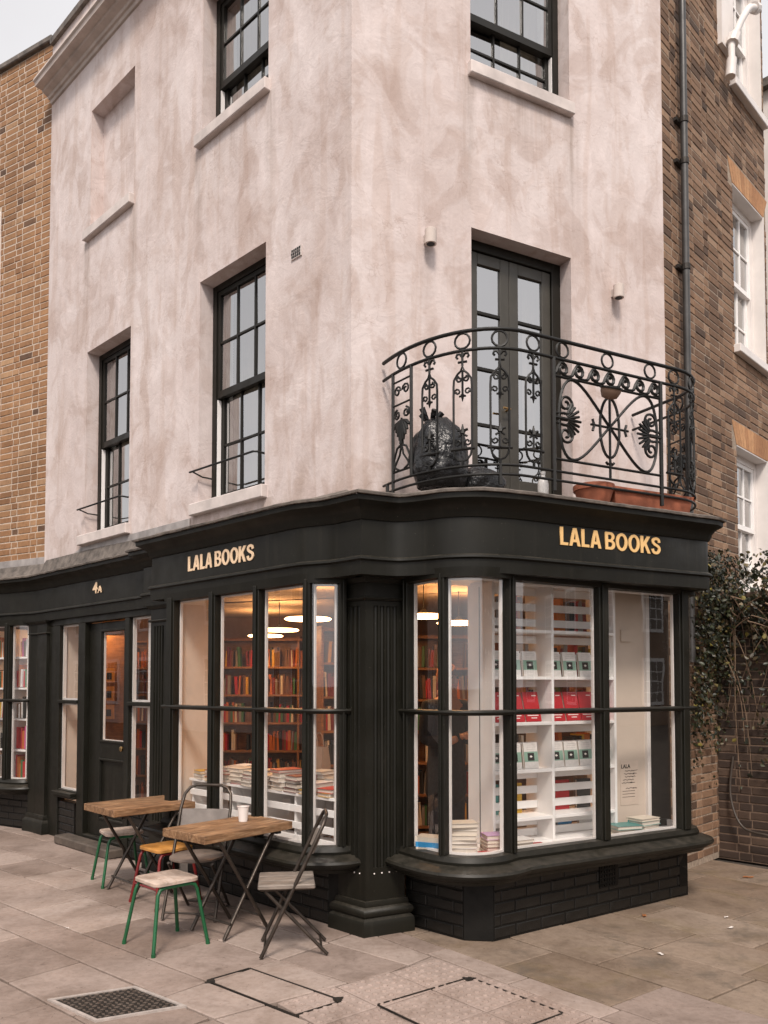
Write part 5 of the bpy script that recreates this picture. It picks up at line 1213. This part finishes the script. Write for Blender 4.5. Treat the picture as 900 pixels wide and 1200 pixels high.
for dd in (-.03, .03):
    mb = MB(); mb.tube(spline([FA.pt(.67, -.32+dd, 1.13), FA.pt(.68, -.32+dd, 1.20), FA.pt(.72, -.32+dd, 1.235), FA.pt(.76, -.32+dd, 1.20), FA.pt(.77, -.32+dd, 1.13)], 4), .004, 6); mb.build('bag_handle', kraft, pb)
stnd = MB(); stnd.box(FA, .45, 1.1, -.45, -.235, .06, .858); tag(stnd.build('book_counter', M['shelf_wood'], None), 'low wooden counter behind the display rack', 'counter')
# left shop: white shelves and books
ws = empty('white_shelving', FD.pt(.8, -.2, .5), 'white shelving with leaning books in the far left shop window', 'shelving')
for s in (.26, .62, 1.1, 1.6):
    mb = MB(); mb.box(FD, s, s+(.02 if s != .62 else .06), -.30, -.06, .515, 2.25); mb.build('upright', M['white'], ws)
for k, z in enumerate((1.925, 1.571, 1.218, .866, .535)):
    mb = MB(); mb.box(FD, .28, 1.6, -.30, -.05, z-.02, z); mb.build('shelf', M['white'], ws)
    upright_row(FD, .30, .60, -.09, z+.002, ['red', 'black', 'white', 'orange', 'brown', 'cream', 'pink', 'green'], f'{ORD[4-k]} shelf up, far left window', 'books in the far left window', .16, .26, gapp=.2, single=True)
    upright_row(FD, .70, 1.08, -.09, z+.002, ['red', 'black', 'white', 'orange', 'brown', 'cream', 'pink'], f'in the far left window, shelf {ORD[4-k]} from the bottom, left bay', 'books in the far left window', .16, .26, gapp=.2)
# pendant lamps
for k, (x, y, z, lab) in enumerate(((-.66, 7.0, 2.16, 'nearest pendant disc lamp seen through the long window'), (-1.09, 8.4, 2.16, 'middle pendant disc lamp seen through the long window'), (-1.38, 9.4, 2.16, 'farthest pendant disc lamp seen through the long window'),
        (.33, 6.72, 2.16, 'left pendant disc lamp seen through the curved corner pane'), (.69, 7.45, 2.16, 'right pendant disc lamp behind the curved corner pane'), (-3.45, 9.6, 2.28, 'pendant disc lamp seen through the shop door glass'))):
    r = empty('pendant_lamp', (x, y, z), lab, 'lamp', 'disc pendant lamps in the shop')
    mb = MB(); mb.lathe((x, y, z), [(.0, .0), (.19, .004), (.205, .014), (.19, .024), (.03, .028)], 28, caps=False); mb.build('lamp_disc', M['lamp'], r, smooth=40)
    mb = MB(); mb.lathe((x, y, z+.028), [(.035, 0), (.03, .03), (.012, .05)], 14); mb.tube([(x, y, z+.07), (x, y, 2.468)], .004, 6); mb.build('lamp_cord', M['iron'], r)

bm_, bn, bb, bo = nodes_of('mixed_book_spines')
bn.links.new(ramp(bn, bn.nodes.new('ShaderNodeNewGeometry').outputs['Random Per Island'], [(0, COLN['brown']), (.16, COLN['black']), (.3, COLN['orange']), (.4, COLN['dark red']), (.52, COLN['cream']), (.62, COLN['brown']), (.72, COLN['green']), (.8, COLN['yellow']), (.86, COLN['grey']), (.93, COLN['red'])]), bb.inputs['Base Color'])
for nd in bn.nodes:
    if nd.type == 'VALTORGB': nd.color_ramp.interpolation = 'CONSTANT'
bb.inputs['Roughness'].default_value = .5
tag(BULK.build('shelved_books', bm_), 'rows of mixed book spines filling the shelves deep in the shop', 'books', kind='stuff')
# ------------------------------------------------------------------ street furniture
plank = wood('reclaimed_plank', (.085, .040, .018), (.24, .125, .058), (.42, .26, .145), .62, (1.2, 11, 11), .5)
gmetal = mk('worn_gunmetal_tube', (.060, .047, .038), .38, .4, 16, .2, 90, metal=.6)
greenp = mk('bottle_green_enamel', (.008, .085, .030), .35, .2, 9, .1, 60); redp = mk('dark_red_enamel', (.15, .010, .010), .35, .25, 9, .1, 60)
plyw = wood('worn_pale_plywood', (.36, .25, .19), (.50, .39, .32), (.60, .50, .43), .55, (6, 1.5, 6), .2); plyo = wood('varnished_plywood', (.34, .14, .028), (.46, .21, .050), (.54, .28, .08), .4, (6, 1.5, 6), .15)
blackp = mk('black_tube_paint', (.020, .018, .016), .4, .3, 12, .1, 60, metal=.3)
FL = Fr((0, 0), (1, 0), (0, 1))
def table(loc, rz, w, ln, h, label):
    """ln along local x, w along local y"""
    r = empty('folding_table', loc, label, 'table', 'wooden folding tables', rz); th = .052; random.seed(int(abs(loc[0])*100))
    for i in range(3):
        y0 = -w/2+w*i/3; mb = MB(); mb.box(FL, -ln/2+random.uniform(0, .006), ln/2-random.uniform(0, .006), y0+.0015, y0+w/3-.0015, h-th, h+random.uniform(-.002, .001)); mb.build('plank', plank, r, local=True, bevel=.004)
    for e in (-1, 1):
        mb = MB(); mb.box(FL, e*(ln/2-.10)-.02, e*(ln/2-.10)+.02, -w/2+.03, w/2-.03, h-th-.022, h-th-.001); mb.build('cross_batten', blackp, r, local=True)
    for sy in (-1, 1):
        y = sy*(w/2-.025); q = ln/2-.09; f = q*.62
        mb = MB(); mb.tube([(-f, y, .008), (q*.78, y, h-.085), (q*.86, y, h-.062), (q, y-sy*.01, h-.062)], .0125, 8); mb.build('leg', gmetal, r, local=True, smooth=50)
        y -= sy*.028; mb = MB(); mb.tube([(f, y, .008), (-q*.78, y, h-.085), (-q*.86, y, h-.062), (-q, y+sy*.01, h-.062)], .0125, 8); mb.build('leg', gmetal, r, local=True, smooth=50)
    for sx in (-1, 1):
        mb = MB(); z = .10; x = sx*(ln/2-.09)*.62*(1-2*z/h*.85); mb.tube([(x, -w/2+.04, z), (x, w/2-.04, z)], .008, 6); mb.build('stretcher', gmetal, r, local=True)
    return r
angn = math.atan2(FA.n.y, FA.n.x)
p = FA.xy(.46, .66); table((p.x, p.y, 0), angn+rad(4), .44, .73, .685, 'nearer wooden plank folding table with a paper cup on it')
p = FA.xy(1.80, .56); table((p.x, p.y, 0), angn-rad(2), .52, .68, .685, 'farther wooden plank folding table by the shop door')
def rsq(w, r_, k=4):
    pts = []
    for cx, cy, a0 in ((1, 1, 0), (-1, 1, 90), (-1, -1, 180), (1, -1, 270)):
        for i in range(k+1): a = rad(a0+90*i/k); pts.append(Vector((cx*(w/2-r_)+r_*math.cos(a), cy*(w/2-r_)+r_*math.sin(a))))
    return pts
def stool(loc, rz, frame_m, seat_m, label, rails=False, h=.415, sw=.30, ft=.185):
    r = empty('stool', loc, label, 'stool', 'tube framed stools', rz)
    mb = MB(); mb.prism(rsq(sw, .045), h-.022, h, .006, .005); mb.build('seat', seat_m, r, local=True, smooth=40)
    t = sw/2-.02
    for sy in (-1, 1):
        for sx in (-1, 1):
            mb = MB(); pts = [(0, sy*t, h-.036), (sx*(t-.045), sy*t, h-.036), (sx*(t-.012), sy*(t+.002), h-.045), (sx*(t+.004), sy*(t+.005), h-.075), (sx*ft, sy*ft*.98, .010)]; mb.tube(pts, .0115, 8); mb.build('leg', frame_m, r, local=True, smooth=60)
            mb = MB(); mb.tube([(sx*ft, sy*ft*.98, .0), (sx*ft*.994, sy*ft*.974, .022)], .0135, 8); mb.build('foot_cap', frame_m, r, local=True)
    for sx in (-1, 1):
        mb = MB(); mb.tube([(sx*(t-.04), -t, h-.036), (sx*(t-.04), t, h-.036)], .0095, 6); mb.build('seat_rail', frame_m, r, local=True)
    if rails:
        for sy in (-1, 1):
            k = .66; q = t+(ft-t)*k; mb = MB(); mb.tube([(-q, sy*q*.985, h*(1-k)), (q, sy*q*.985, h*(1-k))], .008, 6); mb.build('stretcher', frame_m, r, local=True)
            mb = MB(); mb.tube([(sy*q, -q*.985, h*(1-k)), (sy*q, q*.985, h*(1-k))], .008, 6); mb.build('stretcher', frame_m, r, local=True)
    return r
stool((-1.35, 5.07, 0), rad(44.5), greenp, plyw, 'green framed stool with a pale seat standing nearest the camera')
p = FA.xy(2.20, .50); stool((p.x, p.y, 0), rad(32), greenp, plyw, 'green framed stool with a pale seat behind the farther table')
p = FA.xy(1.37, .58); stool((p.x, p.y, 0), rad(46), redp, plyo, 'red framed stool with an orange varnished seat between the tables', True)
def chair(loc, rz, label, wooden):
    """faces local +x"""
    r = empty('folding_chair', loc, label, 'chair', 'folding chairs at the tables', rz); W2 = .165 if wooden else .185; hb = .815 if wooden else .865
    mt = gmetal
    # long posts: front foot to the top of the back
    bx_, fx = -.20, .185
    def post(t): return fx+(bx_-fx)*t, hb*t
    a = [(post(t)[0], post(t)[1]) for t in (0, .5, .82, .93, .98, 1)]
    ins = [0, 0, 0, .012, .045, .09]
    for sy in (-1, 1):
        mb = MB(); mb.tube([(x, sy*(W2-i), z+.008) for (x, z), i in zip(a, ins)]+[(bx_-.0, 0, hb+.010)], .0115, 8); mb.build('post', mt, r, local=True, smooth=60)
        y = sy*(W2-.03); mb = MB(); mb.tube([(-.205, y, .008), (.16, y, .385)], .0105, 8); mb.build('leg', mt, r, local=True, smooth=60)
    for x, z, w_ in ((-.17, .045, W2-.03), (.165, .05, W2)):
        mb = MB(); mb.tube([(x, -w_, z), (x, w_, z)], .007, 6); mb.build('stretcher', mt, r, local=True)
    if wooden:
        for i in range(3):
            y0 = -.175+.35*i/3; mb = MB(); mb.box(FL, -.13, .205, y0+.0015, y0+.35/3-.0015, .402, .430); mb.build('seat_plank', wgrey, r, local=True, bevel=.006)
        x0, z0 = post(.80); mb = MB(); N = 8; vs = []
        for i in range(N+1):
            y = -W2+.012+(2*W2-.024)*i/N; q = -.02*math.cos(PI*(i/N-.5)); 
            for dx, dz in ((.006, -.05), (.016, -.05), (-.024, .05), (-.034, .05)): vs.append((x0+q+dx, y, z0+dz))
        mb.add(vs, [(4*i+k, 4*i+(k+1) % 4, 4*i+4+(k+1) % 4, 4*i+4+k) for i in range(N) for k in range(4)]+[(0, 1, 2, 3), (4*N+3, 4*N+2, 4*N+1, 4*N)]); mb.build('back_slat', wgrey, r, local=True, smooth=40)
        for sy in (-1, 1):
            mb = MB(); mb.tube([(-.12, sy*(W2-.02), .40), (.19, sy*(W2-.02), .395)], .008, 6); mb.build('seat_rail', mt, r, local=True)
    else:
        mb = MB(); mb.prism([Vector((.03+.205*math.cos(t), .185*math.sin(t))) for t in [2*PI*i/24 for i in range(24)]], .402, .418, .006, .005); mb.build('seat', mk('worn_steel_seat', (.22, .17, .14), .4, .35, 8, .15, 60, metal=.3), r, local=True, smooth=40)
        x0, z0 = post(.74); mb = MB(); vs = []
        N = 8
        for i in range(N+1):
            y = -W2+.01+(2*W2-.02)*i/N; q = -.02*math.cos(PI*(i/N-.5))
            for dx, dz in ((.012, -.085), (.020, -.085), (-.030, .07), (-.038, .07)): vs.append((x0+q+dx, y, z0+dz))
        mb.add(vs, [(4*i+k, 4*i+(k+1) % 4, 4*i+4+(k+1) % 4, 4*i+4+k) for i in range(N) for k in range(4)]+[(0, 1, 2, 3), (4*N+3, 4*N+2, 4*N+1, 4*N)]); mb.build('back_panel', mk('grey_weathered_ply', (.17, .145, .13), .7, .25, 7, .2, 40), r, local=True, smooth=40)
    return r
wgrey = wood('weathered_grey_wood', (.13, .105, .088), (.22, .18, .15), (.30, .25, .21), .6, (1.5, 9, 9), .3)
chair((-.555, 4.965, 0), rad(187), 'folding chair with a weathered wooden seat in front of the corner pilaster', True)
chair((-1.30, 5.72, 0), rad(-98), 'tubular metal chair with a grey back panel between the tables', False)
p = FA.xy(.50, .52); mb = MB(); cupm = mk('white_paper_cup', (.74, .68, .64), .6, .03, 8, 0)
cu_ = empty('paper_cup', (p.x, p.y, .686), 'white takeaway paper cup standing on the nearer table', 'cup')
mb.lathe((p.x, p.y, .686), [(.029, 0), (.0295, .004), (.038, .098)], 24, caps=False); mb.lathe((p.x, p.y, .686), [(.0, .004), (.029, .004)], 24, caps=False); mb.build('cup_wall', cupm, cu_, smooth=50)
mb = MB(); mb.lathe((p.x, p.y, .784), [(.0375, -.002), (.041, .0), (.041, .005), (.037, .005)], 24, caps=False); mb.build('cup_rim', cupm, cu_, smooth=50)

# ------------------------------------------------------------------ person inside the shop
def skin(name, verts, edges, radii, mat, parent=None, root=0, sub=2):
    me = bpy.data.meshes.new(name); me.from_pydata(verts, edges, []); o = bpy.data.objects.new(name, me); COL.objects.link(o)
    sk = o.modifiers.new('skin', 'SKIN'); 
    sv = me.skin_vertices[0].data if me.skin_vertices else None
    if sv is None:
        bm = bmesh.new(); bm.from_mesh(me); ly = bm.verts.layers.skin.verify(); bm.to_mesh(me); bm.free(); sv = me.skin_vertices[0].data
    for i, r_ in enumerate(radii): sv[i].radius = r_ if isinstance(r_, tuple) else (r_, r_); sv[i].use_root = (i == root)
    sb = o.modifiers.new('subsurf', 'SUBSURF'); sb.levels = sub; sb.render_levels = sub; me.materials.append(mat)
    dg = bpy.context.evaluated_depsgraph_get(); dg.update(); m2 = bpy.data.meshes.new_from_object(o.evaluated_get(dg)); o.modifiers.clear(); o.data = m2
    m2.polygons.foreach_set('use_smooth', [True]*len(m2.polygons))
    if not m2.materials: m2.materials.append(mat)
    o.parent = parent; return o
pers = empty('person', (.50, 6.55, .06), 'person in a dark coat with ginger hair standing inside behind the curved pane', 'person', rz=rad(35))
skinm = mk('skin', (.46, .25, .17), .5, .08, 10, 0); coatm = mk('dark_wool_coat', (.018, .016, .016), .9, .2, 20, .3, 80); hairm = mk('ginger_hair', (.36, .13, .03), .5, .3, 14, .5, 60, stretch=(6, 6, 1)); trou = mk('dark_trousers', (.02, .02, .024), .9, .2, 12, .2, 60)
V = [(0, 0, .92), (0, 0, 1.08), (0, 0, 1.25), (0, .0, 1.38), (0, .0, 1.45), (.012, -.01, 1.50), (.02, -.015, 1.56), (.02, -.012, 1.635),   # 0-7 pelvis to crown
     (.09, 0, .86), (.10, -.02, .48), (.10, .015, .08), (.10, -.10, .035), (-.09, 0, .86), (-.10, -.01, .48), (-.10, .02, .08), (-.10, -.10, .035),
     (.17, 0, 1.36), (.215, .0, 1.10), (.13, -.20, 1.10), (.09, -.26, 1.13), (-.17, 0, 1.36), (-.215, .0, 1.10), (-.13, -.20, 1.10), (-.09, -.26, 1.13)]
E_ = [(0, 1), (1, 2), (2, 3), (3, 4), (4, 5), (5, 6), (6, 7), (0, 8), (8, 9), (9, 10), (10, 11), (0, 12), (12, 13), (13, 14), (14, 15), (3, 16), (16, 17), (17, 18), (18, 19), (3, 20), (20, 21), (21, 22), (22, 23)]
Rr = [(.15, .11), (.125, .095), (.15, .105), (.12, .08), .052, .066, (.074, .088), (.060, .075), .082, .056, .042, .038, .082, .056, .042, .038, .058, .045, .036, .028, .058, .045, .036, .028]
skin('body', V, E_, Rr, skinm, pers)
CV = [(0, 0, .55), (0, 0, .80), (0, 0, 1.0), (0, 0, 1.2), (0, 0, 1.37), (0, 0, 1.43), (.175, 0, 1.37), (.222, .0, 1.10), (.14, -.19, 1.10), (-.175, 0, 1.37), (-.222, 0, 1.10), (-.14, -.19, 1.10)]
skin('coat', CV, [(0, 1), (1, 2), (2, 3), (3, 4), (4, 5), (4, 6), (6, 7), (7, 8), (4, 9), (9, 10), (10, 11)], [(.21, .16), (.20, .15), (.165, .13), (.175, .13), (.13, .10), (.065, .065), .072, .058, .05, .072, .058, .05], coatm, pers)
for sx in (-1, 1): skin('trouser_leg', [(sx*.09, 0, .90), (sx*.10, -.015, .48), (sx*.10, .015, .10)], [(0, 1), (1, 2)], [.098, .070, .066], trou, pers)
for sx in (-1, 1):
    hv = [(sx*.09, -.26, 1.13), (sx*.075, -.31, 1.145)]; ed = [(0, 1)]; rd = [.026, .030]
    for k in range(4): b_ = len(hv); hv += [(sx*(.055+.018*k), -.345, 1.165-.006*k), (sx*(.052+.017*k), -.37, 1.15-.006*k), (sx*(.052+.016*k), -.375, 1.125)]; ed += [(1, b_), (b_, b_+1), (b_+1, b_+2)]; rd += [.0095, .009, .008]
    b_ = len(hv); hv += [(sx*.045, -.30, 1.17), (sx*.04, -.335, 1.185)]; ed += [(0, b_), (b_, b_+1)]; rd += [.010, .009]; skin('hand', hv, ed, rd, skinm, pers, sub=1)
bm = bmesh.new(); bmesh.ops.create_icosphere(bm, subdivisions=4, radius=1)
for v in list(bm.verts):
    p = v.co; k = 1+.10*mnoise.noise(p*3)+.06*mnoise.noise(p*9); v.co = Vector((p.x*.086*k+.02, p.y*.102*k+.0, p.z*.10*k+1.615))
bmesh.ops.delete(bm, geom=[v for v in bm.verts if (v.co.y < -.045 and v.co.z < 1.655) or v.co.z < 1.53], context='VERTS')
me = bpy.data.meshes.new('hair'); bm.to_mesh(me); bm.free(); me.materials.append(hairm); ho = bpy.data.objects.new('hair', me); COL.objects.link(ho); ho.parent = pers
mb = MB(); mb.lathe((.02, -.108, 1.575), [(.012, -.02), (.015, -.005), (.008, .018)], 8); mb.build('nose', skinm, pers, local=True, smooth=60)
for sx in (-1, 1):
    mb = MB(); mb.lathe((.02+sx*.03, -.092, 1.603), [(.002, -.008), (.009, 0), (.002, .008)], 8); mb.build('eye', M['print_k'], pers, local=True)
    mb = MB(); mb.lathe((.02+sx*.078, .0, 1.585), [(.004, -.028), (.014, -.01), (.015, .012), (.005, .028)], 8); mb.build('ear', skinm, pers, local=True, smooth=60)
mb = MB(); mb.tube([(-.004, -.098, 1.535), (.02, -.104, 1.532), (.044, -.098, 1.535)], .005, 6); mb.build('mouth', mk('lips', (.35, .12, .10), .5, .05, 9, 0), pers, local=True)

# ------------------------------------------------------------------ ivy over the garden wall
def leaf_mat():
    m, n, b, o = nodes_of('ivy_leaf'); c = ramp(n, n.nodes.new('ShaderNodeNewGeometry').outputs['Random Per Island'], [(0, (.008, .009, .004)), (.45, (.014, .018, .006)), (.66, (.026, .032, .009)), (.80, (.045, .030, .015)), (.93, (.075, .055, .018)), (.97, (.20, .16, .03)), (1, (.20, .16, .12))])
    n.links.new(c, b.inputs['Base Color']); b.inputs['Roughness'].default_value = .45; return m
ivy = empty('ivy_plant', FG.pt(.7, .05, 0), 'straggling ivy with bare stems hanging over the garden wall', 'ivy')
ri = random.Random(9); lm = MB()
stemm = mk('dry_ivy_stem', (.19, .125, .08), .85, .3, 14, .3, 60)
def leaf(p, r_, nrm):
    x = nrm.orthogonal().normalized(); x.rotate(Matrix.Rotation(ri.uniform(0, 6.28), 3, nrm)); y = nrm.cross(x)
    pts = [p-y*r_*.9, p+x*r_*.62-y*r_*.35, p+x*r_*.42+y*r_*.3, p+y*r_*1.0, p-x*r_*.42+y*r_*.3, p-x*r_*.62-y*r_*.35]
    k = nrm*r_*.22; pts = [pts[0], pts[1]-k, pts[2]-k*.6, pts[3]-k*.4, pts[4]-k*.6, pts[5]-k]
    lm.add(pts, [(0, 1, 2, 3), (0, 3, 4, 5)])
def density(s, z):
    if z > 2.2: return 1.0
    base = min(max((z-1.45)/.75, 0), 1)
    return base*(.55+.9*mnoise.noise(Vector((s*2.6, z*1.9, 1))))+ (.25 if mnoise.noise(Vector((s*3.1, z*.8, 7))) > .22 else 0)
cnt = 0
while cnt < 4200:
    s = ri.uniform(-.25, 2.2); z = ri.uniform(.35, 2.95)
    if ri.random() > density(s, z): continue
    top = 2.70+.16*mnoise.noise(Vector((s*3, 0, 4)))
    if z > top: continue
    th = .30 if z > 2.25 else .14+.10*max(0, z-1.5)
    d_ = ri.uniform(-.15 if z > 2.48 else .012, th)
    leaf(FG.pt(s, d_, z), ri.uniform(.014, .032), (v3(FG.n)*ri.uniform(.3, 1)+Vector((ri.uniform(-.8, .8), ri.uniform(-.8, .8), ri.uniform(-.3, .9)))).normalized()); cnt += 1
cnt = 0
while cnt < 2600:                       # over the foot of the brown house too
    s = ri.uniform(.25, 1.0); z = ri.uniform(.7, 2.78)
    if ri.random() > min(max((z-.9)/1.2, .03), 1)*(.7+.8*mnoise.noise(Vector((s*3, z*2, 11)))) : continue
    leaf(FC.pt(s, ri.uniform(.012, .14+.20*max(0, z-1.6)), z), ri.uniform(.014, .030), (v3(FC.n)*ri.uniform(.3, 1)+Vector((ri.uniform(-.8, .8), ri.uniform(-.8, .8), ri.uniform(-.3, .9)))).normalized()); cnt += 1
for k in range(80):
    s = ri.uniform(-.1, 1.7); z = ri.uniform(2.1, 2.75); pts = []; dz = ri.uniform(.3, 1.75)*(1 if k % 2 else .55); ds = ri.uniform(-.4, .5)
    r0_ = ri.uniform(.0035, .0075)
    for i in range(6): t = i/5; pts.append(FG.pt(s+ds*t+.05*math.sin(5*t+k), .03+ri.uniform(.0, .05)+.24*(1-t)**1.5, max(z-dz*t*t-.1*t, .1)))
    pp_ = spline(pts, 3); mb = MB(); mb.tube(pp_, [r0_*(1-.6*i/15) for i in range(16)], 5); mb.build('stem', stemm, ivy, smooth=60)
    for q in pp_[5::1]:
        if ri.random() < .75: leaf(q+Vector((ri.uniform(-.03, .03), ri.uniform(-.03, .03), ri.uniform(-.03, .03))), ri.uniform(.014, .034), (v3(FG.n)+Vector((ri.uniform(-.8, .8), ri.uniform(-.8, .8), ri.uniform(-.3, .9)))).normalized())
tag(lm.build('foliage', leaf_mat(), ivy), kind='stuff')
pts = [FG.pt(.15, .02, .95), FG.pt(.13, .05, .6), FG.pt(.25, .10, .33), FG.pt(.5, .13, .28), FG.pt(.75, .08, .22), FG.pt(.95, .06, .012)]
mb = MB(); mb.tube(spline(pts, 6), .011, 8); tag(mb.build('hose', mk('dull_black_hose', (.05, .038, .03), .5, .2, 8, 0), None, smooth=60), 'dark hose looping down the garden wall to the ground', 'hose')

# fallen leaves and scraps
lf_m = mk('fallen_leaf', (.30, .11, .035), .7, .3, 20, .2, 60); sc_m = mk('paper_scrap', (.62, .56, .52), .8, .1, 20, .2, 60)
def scrap(x, y, r_, mat, label, name, cat):
    mb = MB(); a0 = random.uniform(0, 6); N = 9; top_ = []; 
    for i in range(N): a = a0+2*PI*i/N; rr = r_*(1+.25*math.sin(3*a)) ; top_.append((x+rr*math.cos(a)*1.4*math.cos(a0)-rr*math.sin(a)*.6*math.sin(a0), y+rr*math.cos(a)*1.4*math.sin(a0)+rr*math.sin(a)*.6*math.cos(a0), .006+.008*abs(math.sin(a*1.5))))
    vs = top_+[(p[0], p[1], p[2]-.0015) for p in top_]+[(x, y, .010), (x, y, .0085)]
    mb.add(vs, [(i, (i+1) % N, 2*N) for i in range(N)]+[(N+i, 2*N+1, N+(i+1) % N) for i in range(N)]+[(i, N+i, N+(i+1) % N, (i+1) % N) for i in range(N)])
    tag(mb.build(name, mat, None, base=(x, y, 0)), label, cat)
random.seed(3)
scrap(1.80, 5.66, .022, lf_m, 'orange brown fallen leaf on the mossy paving below the corner window', 'fallen_leaf', 'leaf')
scrap(3.02, 6.78, .035, lf_m, 'large orange leaf at the foot of the garden wall', 'fallen_leaf', 'leaf')
scrap(1.64, 4.86, .016, sc_m, 'small white paper scrap on the mossy forecourt paving', 'paper_scrap', 'litter')
scrap(-2.08, 5.37, .008, sc_m, 'tiny white scrap on the flagstones left of the green stool', 'paper_scrap', 'litter')
scrap(2.35, 5.62, .014, sc_m, 'pale scrap lying in front of the garden wall', 'paper_scrap', 'litter')
scrap(2.28, 5.38, .018, sc_m, 'pale crumb of mortar on the paving right of the corner window', 'paper_scrap', 'litter')

# ------------------------------------------------------------------ houses across the street (seen in the glass)
def terrace(fr, s0, s1, h, label, mat, wins):
    r = empty('terraced_house', fr.pt((s0+s1)/2, 0, 0), label, 'house')
    mb = MB(); mb.box(fr, s0, s1, -6, 0, 0, h); mb.build('house_wall', mat, r); mb = MB(); mb.box(fr, s0-.1, s1+.1, -6, .12, h, h+.25); mb.build('parapet', M['cornice'], r)
    s = s0+1.0
    while s < s1-1.6:
        for z, hh in wins:
            mb = MB(); mb.box(fr, s-.12, s+1.12, .0, .05, z-.1, z+hh+.12); w = mb.build('window', M['white'], r); mb = MB()
            for a, b_ in ((0, .31), (.345, .655), (.69, 1.0)):
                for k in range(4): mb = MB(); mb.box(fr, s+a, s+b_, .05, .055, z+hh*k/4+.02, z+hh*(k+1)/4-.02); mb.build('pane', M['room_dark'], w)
        s += 2.9
    return r
FO_A = Fr(FA.xy(0, 13), FA.t, -FA.n); FO_B = Fr(FB.xy(0, 17), FB.t, -FB.n)
terrace(FO_A, 4, 34, 7.2, 'pale rendered terrace across the street, reflected in the shop windows', M['cornice'], ((.9, 1.7), (3.9, 1.7)))
terrace(FO_B, 4, 30, 6.8, 'brown brick terrace across the side street, reflected in the corner window', M['brick_b_all'], ((.9, 1.6), (3.7, 1.6)))
